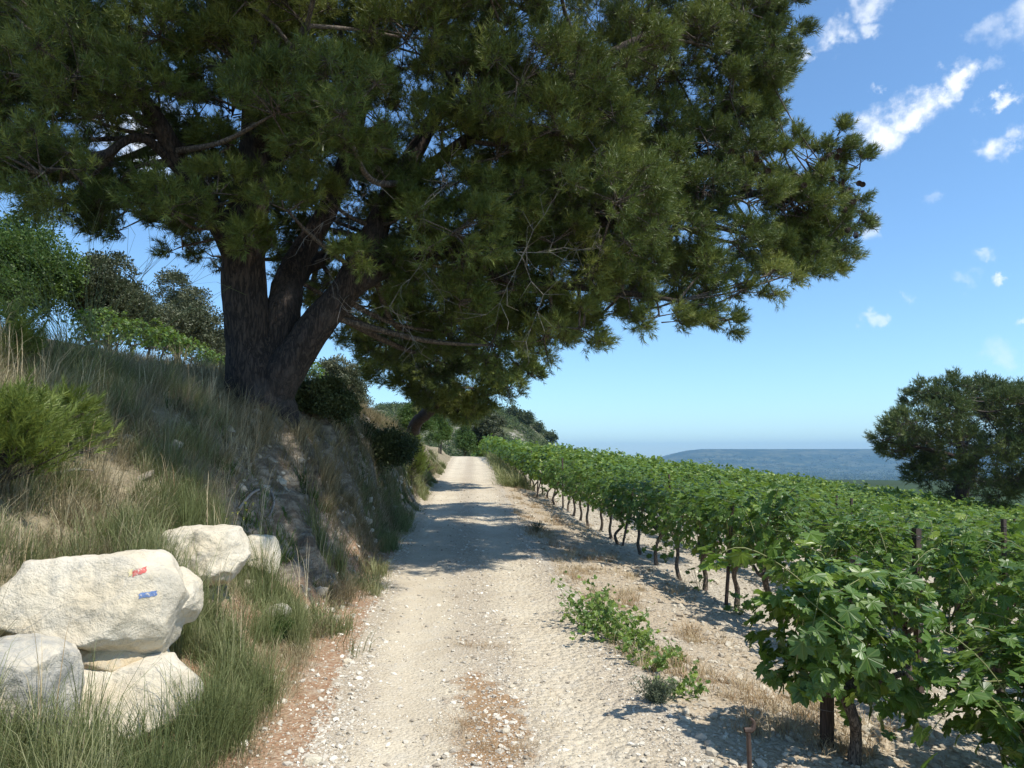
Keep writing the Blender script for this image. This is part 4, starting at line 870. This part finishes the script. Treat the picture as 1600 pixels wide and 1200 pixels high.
o, V, F, c = rock('boulder', 'large pale boulder bearing red, yellow and blue painted waymarks', 150, 948, 3.95, (.60, .46, .37),
     [((.12, -.85, .50), .27), ((-.1, .1, 1), .285), ((.9, -.35, .15), .47), ((.75, -.3, .62), .44), ((.95, .2, -.2), .48), ((-.75, -.25, .6), .44), ((-.15, -.55, -.85), .27), ((.5, -.6, -.6), .36), ((-.9, -.4, 0), .52)], 3, rough=.028)
bt = BVHTree.FromPolygons([Vector(v) for v in V+c], [list(map(int, f)) for f in F])
def paint(px0, px1, py, hp, tilt, mat, name, label, rg):
    nu, nv = 22, 9; pts = []
    for j in range(nv):
        for i in range(nu):
            a = i/(nu-1); b = j/(nv-1)-.5; wob = .10*math.sin(a*23+rg)+.08*math.sin(a*11+2*rg)
            px = px0+(px1-px0)*a+(0 if 0 < i < nu-1 else rg*math.sin(b*9)*1.2); py_ = py+tilt*(a-.5)+hp*(b+wob*(abs(b)*2)*.5)
            q = Vector(at(px, py_, 1.0)); d = (q-Vector(EYE)).normalized(); h = bt.ray_cast(Vector(EYE), d)
            if h[0] is None: return
            pts.append(np.array(h[0]-d*.0025)-c)
    P = np.array(pts); Fp = np.array([[j*nu+i, j*nu+i+1, (j+1)*nu+i+1, (j+1)*nu+i] for j in range(nv-1) for i in range(nu-1)])
    q = obj(name, make_mesh(name, P, [Fp], M[mat], True), o); q['label'] = label
paint(201, 207, 895, 10, -2, 'yellow', 'paint_stripe', 'faded yellow stripe beside the red one', .8)
paint(207, 229, 893, 9, -7, 'red', 'paint_stripe', 'short red stripe on the boulder', .5)
paint(217, 245, 929, 8, -4, 'blue', 'paint_stripe', 'blue stripe below the red one', .9)
rock('boulder', 'upright grey-faced block at the lower left corner in front of the painted boulder', 22, 1085, 3.35, (.30, .30, .36), [((.3, -.9, .1), .2), ((.9, -.3, 0), .19), ((0, 0, 1), .27), ((-.4, -.6, .5), .3), ((.6, -.3, .7), .28)], 11, 'rockgrey', .025)
rock('boulder', 'pale slab wedged beneath the painted boulder', 175, 1085, 3.75, (.48, .4, .26), [((.1, -.75, .65), .17), ((0, 0, 1), .17), ((.9, -.3, .2), .36)], 13, 'rock', .03)
rock('boulder', 'ochre underside block between the painted boulder and the slab below', 160, 1030, 3.95, (.42, .36, .17), [((.1, -.8, -.4), .25), ((.8, -.5, 0), .32)], 29, 'rockwarm', .025)
rock('boulder', 'rough white boulder behind the painted one with cracked face', 300, 902, 0, (.42, .36, .30), [((.1, -.9, .35), .24), ((0, 0, 1), .19), ((.85, -.4, .3), .26), ((-.8, -.3, .3), .3)], 17, 'rock', .035)
rock('boulder', 'smaller pale boulder at the right end of the boulder line', 402, 896, 0, (.21, .24, .25), [((.4, -.9, .3), .17), ((.2, 0, 1), .2), ((.95, -.1, .2), .12)], 21, 'rock', .02, sub=5)
rock('stone', 'small white stone in the grass below the boulder line', 388, 927, 0, (.085, .08, .085), [((.3, -.9, .3), .06), ((0, .2, 1), .06)], 25, 'rock', .012, 'stone', sub=4)
rock('stone', 'squat earthy rock at the edge of the pine litter', 432, 972, 0, (.13, .13, .10), [((.4, -.8, .4), .13), ((0, 0, 1), .1)], 27, 'rockgrey', .02, 'stone', sub=4)
for (px, py, r_, lb) in [(517, 954, .035, 'single white stone on the orange pine litter'), (487, 1194, .05, 'flat white stone at the bottom edge left of the track'), (542, 1035, .035, 'grey flat stone on the left verge of the track'),
                     (800, 1075, .022, 'small white stone in the middle of the track'), (790, 1145, .028, 'white stone lying in the dry grass of the track'), (1300, 940, .04, 'white stone on the soil between vine trunks')]:
    g = gnd(px, py); V, F = boulder((r_*1.3, r_, r_*.7), [((.3, -.8, .5), r_*.7), ((0, 0, 1), r_*.5), ((-.6, .2, .6), r_*.8)], int(px), r_*.1, 3)
    tag(obj('stone', make_mesh('stone', V, [F], M['rock'], False), None, (g[0], g[1], g[2]+r_*.25)), lb, 'stone')

# pebbles and clods
rg = np.random.default_rng(77)
def scatter(name, label, x, y, size, mat, sub=1, flat=.6, light=(.5, .25), cat_='gravel', sink=.15):
    z = terrain(x, y, True)[0]; parts = []; tn = []; idx = np.arange(len(x)) % 6
    for k in range(6):
        T, F = ico(sub); T = T*(1+rg.uniform(-.32, .32, (len(T), 1)))*np.array((1.15, .9, flat)); s_ = idx == k; n = s_.sum()
        a = rg.uniform(0, 2*np.pi, n); X_ = np.stack([np.cos(a), np.sin(a), rg.normal(0, .2, n)], 1); Z_ = unit(np.stack([rg.normal(0, .25, n), rg.normal(0, .25, n), np.ones(n)], 1)); Y_ = np.cross(Z_, X_)
        parts.append(inst(T, F, np.stack([x[s_], y[s_], z[s_]+size[s_]*sink], 1), X_, Y_, Z_, size[s_])); tn.append(np.repeat(np.clip(rg.normal(light[0], light[1], n), 0, 1), len(T)))
    V, F = cat(parts); tag(obj(name, make_mesh(name, V, [F], M[mat], False, {'tint': np.concatenate(tn)})), label, cat_, kind='stuff')
def pts_y(n, y0, y1, p=1.6):      # denser near the camera
    u_ = rg.uniform(0, 1, n); return (y0**(1-p)+(y1**(1-p)-y0**(1-p))*u_)**(1/(1-p))
n = 60000; y = pts_y(n, 2.6, 30); w_ = Wd(y); uu = rg.uniform(-1.08, 1.08, n)*w_; prob = .22+.78*np.clip(np.exp(-(uu/.3)**2)+sm(np.abs(uu), w_-.4, w_), 0, 1)
k_ = rg.uniform(size=n) < prob; y, uu = y[k_], uu[k_]; n = len(y)
scatter('gravel', 'loose pale gravel lying all over the track', uu+Cx(y), y, np.clip(.0036*rg.pareto(2.4, n)+.0028, 0, .022)*(.8+y*.03), 'pebble')
n = 3400; y = pts_y(n, 2.6, 14); sd_ = np.abs(rg.normal(0, .45, n)); scatter('verge_stones', 'scattered white stones on the left verge of the track', Cx(y)-Wd(y)-sd_+.2, y, np.clip(.005*rg.pareto(2.4, n)+.0035, 0, .026), 'pebble', light=(.6, .2))
n = 26000; y = pts_y(n, 2.6, 26); tt = rg.uniform(.1, 6, n)**1.0; scatter('soil_clods', 'pale lumpy soil clods between the vines', Cx(y)+Wd(y)+tt, y, np.clip(.009*rg.pareto(2.3, n)+.005, 0, .034)*(.9+.03*y), 'clod', flat=.75, cat_='soil')

# ------------------------------------------------------------------ grass
def grass(name, label, x, y, h, mat, wd=.004, lean=.5, tint=(.5, .2), cat_='grass', dirb=None, k=None, cx=None, cy=None, hv=.35):
    n = len(x); z = gz(x, y); a = rg.uniform(0, 2*np.pi, n); l = np.abs(rg.normal(0, lean, n)); tn = rg.normal(tint[0], tint[1]*.6, n)
    if k is not None:
        m_ = k.max()+1; a = np.where(rg.uniform(size=n) < .75, np.arctan2(y-cy[k], x-cx[k])+rg.normal(0, .5, n), a)
        h = h*np.exp(rg.normal(0, hv, m_))[k]; tn = tn+rg.normal(0, tint[1], m_)[k]; dd = np.hypot(x-cx[k], y-cy[k]); l = l*.5+dd*lean*9*rg.uniform(.4, 1.1, n)
    d = np.stack([np.cos(a)*l, np.sin(a)*l, np.zeros(n)], 1)
    if dirb is not None: d += np.array(dirb)*rg.uniform(0, 2, (n, 1))
    d[:, 2] = 0
    side = unit(np.stack([-np.sin(a+rg.normal(0, .8, n)), np.cos(a+rg.normal(0, .8, n)), np.zeros(n)], 1))*np.broadcast_to(wd, (n,))[:, None]
    B = np.stack([x, y, z-.02], 1); h = h[:, None]; up = np.array((0, 0, 1.)); dl = np.clip(l, 0, 1.6)[:, None]
    L1 = B+up*h*.5+d*h*.22; L2 = B+up*h*(.82-.08*dl)+d*h*.6; L3 = B+up*h*(1.0-.32*dl)+d*h*1.05
    V = np.stack([B-side, B+side, L1-side*.8, L1+side*.8, L2-side*.5, L2+side*.5, L3], 1).reshape(-1, 3)
    o7 = (np.arange(n)*7)[:, None]; Q = np.vstack([o7+np.array([[0, 1, 3, 2]]), o7+np.array([[2, 3, 5, 4]])]); Tt = o7+np.array([[4, 5, 6]])
    tn = np.clip(tn+.8*f2(x, y, .6, 2, 9), 0, 1)
    tag(obj(name, make_mesh(name, V, [Q, Tt], M[mat], False, {'tint': np.repeat(tn, 7)})), label, cat_, kind='stuff')
def tufts(x, y, per, r):
    n = len(x); cnt_ = rg.poisson(per*rg.uniform(.3, 1.7, n))+1; k = np.repeat(np.arange(n), cnt_); r_ = (r*rg.uniform(.5, 1.5, n))[k]
    return x[k]+rg.normal(0, 1, len(k))*r_, y[k]+rg.normal(0, 1, len(k))*r_, k, x, y
def clear(x, y, front=True):
    m_ = np.ones(len(x), bool)
    for c_, r_ in ROCKS: m_ &= ((x-c_[0])**2/(r_*1.0)**2+(y-c_[1])**2/(r_*.8)**2) > 1
    return m_
ROCKS = [(at(150, 948, 3.95), .60), (at(22, 1085, 3.35), .3), (at(175, 1085, 3.75), .46), (gnd(308, 905), .46), (gnd(402, 896), .28), (gnd(330, 925), .3), (gnd(388, 927), .08), (gnd(432, 975), .18)]
def clear(x, y):
    m_ = np.ones(len(x), bool)
    for c_, r_ in ROCKS: m_ &= ((x-c_[0])**2/(r_*1.0)**2+(y-c_[1])**2/(r_*.8)**2) > 1
    return m_
# green tussocks at the foot of the boulders
def TG(name, label, x, y, per, r, hr, mat, wd, lean, tint, keep=None, dirb=None, hv=.35, wy=0.0):
    if keep is not None: x, y = x[keep], y[keep]
    x, y, k, cx, cy = tufts(x, y, per, r); grass(name, label, x, y, rg.uniform(hr[0], hr[1], len(x)), mat, wd+wy*y, lean, tint, dirb=dirb, k=k, cx=cx, cy=cy, hv=hv)
def field(n, y0, y1, s0, s1, side=-1):
    y = rg.uniform(y0, y1, n); s_ = rg.uniform(s0, s1, n); return Cx(y)+side*(Wd(y)+s_), y, s_
x, y, s_ = field(900, 2.6, 6.6, .38, 1.6); TG('green_grass', 'long green grass tussocks in front of and between the boulders', x, y, 60, .035, (.14, .34), 'grass_g', .0019, .5, (.40, .22), (f2(x, y, .45, 3, 55)+.25*sm(s_, .35, .8) > .16) & clear(x, y))
x, y, s_ = field(1500, 2.6, 6.8, .30, 1.7); TG('low_grass', 'short dry and grey grass at the foot of the boulders', x, y, 22, .05, (.04, .12), 'grass_d', .0017, .8, (.45, .25), clear(x, y))
x, y, s_ = field(1500, 3.2, 8.2, 1.45, 4.6); st = terrain(x, y, False)[1]['steep']; TG('slope_grass', 'fine grey-green and straw grass on the slope above the boulders', x, y, 50, .045, (.12, .27), 'grass_g', .0019, .6, (.62, .25), (f2(x, y, .6, 3, 57) > .0) & clear(x, y) & (st < .5), (.2, -.1, 0))
x, y, s_ = field(1500, 3.2, 9.0, 1.4, 4.8); TG('dry_grass', 'dry bleached grass on the bank above the boulders', x, y, 30, .05, (.10, .28), 'grass_d', .0019, .6, (.55, .28), clear(x, y), (.2, -.1, 0))
x, y, s_ = field(150, 3.0, 9, .5, 4.4); TG('tall_stalks', 'tall dry grass stalks sticking out of the bank grass', x, y, 3, .03, (.4, .62), 'straw', .0026, .25, (.7, .2), clear(x, y), hv=.15)
# bank further on
x, y, s_ = field(4200, 7, 36, .25, 4.2); st = terrain(x, y, False)[1]['steep']; TG('bank_grass', 'dull brown-green grass covering the shaded bank', x, y, 26, .06, (.10, .26), 'grass_d', .0024, .6, (.22, .25), f2(x, y, .9, 3, 61)-st*.12 > -.05, (.2, 0, 0), wy=.00016)
x, y, s_ = field(2600, 5.5, 30, .3, 3.2); TG('bank_scrub', 'low dark green herbs growing on the bank', x, y, 26, .05, (.05, .16), 'green', .004, .9, (.3, .25), f2(x, y, .7, 3, 83) > .04, wy=.0001)
y = rg.uniform(6.0, 40, 900); s_ = np.abs(rg.normal(.3, .25, 900)); x = Cx(y)-Wd(y)-s_; TG('verge_grass', 'tufts of green grass along the foot of the bank', x, y, 40, .05, (.1, .3), 'grass_g', .0022, .6, (.55, .25), f2(x, y, .8, 3, 63) > .05, wy=.00015)
x, y, s_ = field(3200, 6.2, 26, .25, 2.4); TG('bank_brush', 'low brown brush and dead stems on the eroded bank face', x, y, 24, .05, (.06, .2), 'grass_d', .0026, .9, (.08, .2), f2(x, y, .5, 3, 91) > -.02, (.15, 0, 0), wy=.00012)
x, y, s_ = field(2600, 6.2, 26, .3, 2.4); k_ = f2(x, y, .6, 3, 93) > 0; x, y = x[k_], y[k_]; scatter('bank_stones', 'stones and clods lodged in the eroded bank', x, y, np.clip(.016*rg.pareto(2.0, len(x))+.012, 0, .09), 'clod', light=(.25, .25), flat=.8, cat_='stones', sink=.05)
x, y, s_ = field(2600, 9, 45, 2.0, 9); TG('terrace_grass', 'grass along the top of the bank', x, y, 16, .1, (.15, .38), 'grass_d', .006, .5, (.5, .25))
# dry straw, right verge and track middle
y = pts_y(2400, 2.6, 34, 1.3); x = Cx(y)+Wd(y)+np.abs(rg.normal(.75, .5, 2400))+.05; TG('straw_grass', 'sparse straw-coloured dry grass between track and vines', x, y, 22, .04, (.03, .12), 'straw', .0014, 1.0, (.6, .25), f2(x, y, .6, 3, 65) > .03, wy=.0001)
y = rg.uniform(2.6, 6.4, 420); x = Cx(y)+rg.normal(-.02, .17, 420); TG('dry_tufts', 'flattened orange dry grass in the middle of the track', x, y, 26, .04, (.015, .06), 'straw', .0012, 1.5, (.35, .28), f2(x, y, .35, 3, 67) > -.02+(y-4.5)*.03)
n = 14000; y = pts_y(n, 2.6, 13, 1.2); s_ = rg.uniform(-.1, 1.1, n); x = Cx(y)-Wd(y)-s_; k_ = clear(x, y); x, y = x[k_], y[k_]
grass('pine_litter', 'fallen orange pine needles on the left verge', x, y, rg.uniform(.01, .035, len(x)), 'straw', .0013, 2.6, (.12, .15), cat_='pine litter')
x, y, s_ = field(500, 28, 56, .1, 1.2, 1); TG('verge_weeds', 'green weeds along the right edge of the far track', x, y, 20, .12, (.1, .45), 'grass_g', .012, .5, (.6, .2))

# ------------------------------------------------------------------ verge plants
def trailing(label, stems, name='bindweed_plant', cat_='weed', hgt=.45, rx=.0):
    root = None; P = []; A = []; B = []
    c0 = gnd(*stems[0][:2]); root = thing(name, label, cat_, tuple(c0))
    for (px, py, h) in stems:
        g = gnd(px, py)-c0
        for i in range(5):
            p = g+np.array((rv.normal(0, .06), rv.normal(0, .06), 0)); A.append(np.zeros(3)); B.append(p); d = unit(np.array([[rv.normal(0, .45), rv.normal(0, .35), 1]]))[0]; L = h*1.3*rv.uniform(.5, 1.05)
            for j in range(7):
                q = p+d*L/7; A.append(p); B.append(q); P.append(q+rv.normal(0, .02, 3)); P.append(q+rv.normal(0, .04, 3)); d = unit((d+rv.normal(0, .22, 3)-np.array((0, 0, .08)))[None])[0]; p = q
    P = np.array(P); v, f, uv, t_ = leaves(P, unit(rv.normal(0, .5, P.shape)+np.array((0, -.5, .6))), rv.normal(size=P.shape)+np.array((0, 0, -.6)), .062*rv.uniform(.6, 1.2, len(P)), 1, rv, np.clip(rv.normal(.62, .2, len(P)), 0, 1))
    obj('leaves', make_mesh('leaves', v, [f], M['vine'], False, {'tint': t_}, uv), root)
    v, f = prisms(np.array(A), np.array(B), .0028, .0022, 4); obj('stems', make_mesh('stems', v, [f], M['cane'], False), root)
trailing('leafy green climbing weed sprawling along the right edge of the track', [(905, 960, .42), (920, 975, .40), (935, 985, .38), (950, 990, .36), (930, 965, .3), (965, 1005, .33), (985, 1020, .30), (1000, 1035, .24), (990, 1010, .3), (950, 1000, .25), (975, 1000, .34), (915, 985, .3)])
trailing('small green weed trailing beyond the grey-green tuft', [(1025, 1050, .18), (1065, 1090, .12), (1045, 1035, .12)])
def tuft_plant(label, px, py, R, h, n, mat='greygreen', name='wild_herb'):
    g = gnd(px, py); root = thing(name, label, 'plant', tuple(g)); A = []; B = []
    for i in range(n):
        d = unit(np.array([[rv.normal(0, .5), rv.normal(0, .5), 1]]))[0]; L = h*rv.uniform(.6, 1); p = rv.normal(0, R*.2, 3)*np.array((1, 1, 0))
        for j in range(5):
            q = p+d*L/5
            for k in range(5): A.append(q); B.append(q+unit((d*.6+rv.normal(0, .6, 3))[None])[0]*.028)
            A.append(p); B.append(q); p = q
    v, f = prisms(np.array(A), np.array(B), .0024, .001, 3); obj('foliage', make_mesh('foliage', v, [f], M[mat], False, {'tint': np.clip(rv.normal(.5, .2, len(v)), 0, 1)}), root)
tuft_plant('feathery grey-green tuft at the right edge of the track', 1027, 1100, .1, .19, 60)
tuft_plant('grey-green weed in the shade on the right verge', 838, 832, .15, .25, 50)
tuft_plant('low dark-green weed at the foot of the boulder slope', 432, 1005, .12, .22, 50, 'green')
# yellow-flowered stalks
g = gnd(372, 850); root = thing('yellow_wildflower', 'slender yellow-flowered plant just behind the right-hand boulder', 'flower', tuple(g)); A = []; B = []; Q = []
for i in range(9):
    p = np.array((rv.normal(0, .05), rv.normal(0, .05), 0)); q = p+np.array((rv.normal(0, .1), rv.normal(0, .06), rv.uniform(.2, .38))); A.append(p); B.append(q); Q.append(q)
v, f = prisms(np.array(A), np.array(B), .002, .0015, 4); obj('stalks', make_mesh('stalks', v, [f], M['cane'], False), root)
Q = np.array(Q); T, Fq_ = sprig_template(rv, 7, .014, .008); x, y, z = frames(np.tile((0, 0, 1.), (len(Q), 1)), rv); v, f = inst(T, Fq_, Q, x, y, z, 1); obj('flower_heads', make_mesh('flowers', v, [f], M['flower'], False), root)
# exposed root in the bank face
for (a, lb) in [([(372, 800), (395, 775), (418, 768), (428, 790), (420, 815)], 'bare grey root looping out of the eroded bank'), ([(80, 748), (115, 741), (145, 740)], 'dead grey branch lying in the slope grass at the left')]:
    pts = []
    for px, py in a:
        g = gnd(px, py); v_ = (EYE-g); v_ /= np.linalg.norm(v_); pts.append([*(g+v_*.06+np.array((0, 0, .02))), .014])
    pts[-1][3] = .006; v, f = tube(spline(np.array(pts), 6), 7, .2, 3, 20); tag(obj('dead_branch', make_mesh('root', v, fixq(f), M['deadwood'], True)), lb, 'branch')

# ------------------------------------------------------------------ hillside scrub and distant trees
rg = np.random.default_rng(9)
def far_bushes(name, label, X_, Y_, R, mat, cat_, nsp=40, leaf=.5, squash=.8):
    n = len(X_); Zb = gz(X_, Y_); k = np.repeat(np.arange(n), nsp); q = unit(rg.normal(size=(len(k), 3))+np.array((0, 0, .3))); P = np.stack([X_, Y_, Zb+R*.45], 1)[k]+q*R[k][:, None]*rg.uniform(.6, 1.05, (len(k), 1))*np.array((1, 1, squash))
    T, F = sprig_template(rg, 4, leaf, leaf*.5); x, y, z = frames(q, rg); v, f = inst(T, F, P, x, y, z, R[k]*.5)
    tag(obj(name, make_mesh(name, v, [f], M[mat], False, {'tint': np.clip(np.repeat(rg.normal(.4, .2, n)[k]+rg.normal(0, .12, len(k)), len(T)), 0, 1)})), label, cat_, kind='stuff')
n = 5500; X_ = rg.uniform(-60, 50, n); Y_ = rg.uniform(170, 345, n); k_ = (gz(X_, Y_) > -3) & (f2(X_, Y_, 14, 3, 3) > -.06); far_bushes('hillside_scrub', 'dark green scrub dotting the rocky hill beyond the vines', X_[k_], Y_[k_], rg.uniform(.7, 2.0, k_.sum()), 'needle_far', 'scrub', 26, .7)
for i, (px, d, h) in enumerate([(800, 300, 5), (815, 300, 4), (826, 302, 4.5), (842, 305, 4), (860, 305, 4.5), (888, 300, 4), (900, 290, 5)]):
    p = at(px, 600, d); c = np.array((p[0], p[1], gz1(p[0], p[1])-.2))
    shrub('hilltop_tree', ORD[i]+' from the left of the tiny dark trees on the rocky hill skyline', 'tree', c, (h*.42, h*.42, h), rg, nb=14, ns=26, leaf=.8, nleaf=4, mat='dark', group='trees on the hill skyline', stems=3)
n = 5000; Y_ = rg.uniform(1500, 8000, n); X_ = Y_*rg.uniform(.1, .85, n); far_bushes('plain_woodland', 'dark tree clumps scattered over the hazy plain', X_, Y_, rg.uniform(8, 30, n), 'needle_far', 'woodland', 7, .9, .35)
# small pale building on the plain
for (px, py, d, wdt) in [(1213, 722, 5200, 70), (1222, 723, 5150, 40)]:
    p = at(px, py, d); z = gz1(p[0], p[1]); root = thing('farm_building', 'tiny white building far off on the plain, ' + ('wider left one' if wdt > 50 else 'smaller right one'), 'building', (p[0], p[1], z))
    v, f = box(0, 0, 9, wdt, 30, 20); obj('wall', make_mesh('wall', v, [f], M['wall']), root)
    v = np.array([(-wdt/2-1, -16, 19.2), (wdt/2+1, -16, 19.2), (wdt/2+1, 16, 19.2), (-wdt/2-1, 16, 19.2), (-wdt/2-1, 0, 25), (wdt/2+1, 0, 25)]); me = make_mesh('roof', v, [np.array([[0, 1, 5, 4], [2, 3, 4, 5], [0, 3, 2, 1]]), np.array([[0, 4, 3], [1, 2, 5]])], M['wall']); obj('roof', me, root)

# ------------------------------------------------------------------ haze: even air around everything
HAZE = 8e-5
v, f = box(2500, 5500, 50, 30000, 22000, 560)
hm = bpy.data.materials.new('haze'); hm.use_nodes = True; ht = hm.node_tree; ht.nodes.remove(ht.nodes['Principled BSDF'])
pv = nd(ht, 'ShaderNodeVolumePrincipled', {'Color': (.38, .68, 1.0), 'Density': HAZE, 'Anisotropy': .2}); ht.links.new(pv.outputs[0], ht.nodes['Material Output'].inputs['Volume'])
if HAZE: tag(obj('haze', make_mesh('haze', v, [f], hm)), 'thin blue air haze over the valley', 'haze', kind='stuff')
print('faces', sum(len(m.polygons) for m in bpy.data.meshes), 'clumps', len(clumps), 'vines', len(near), len(farv))
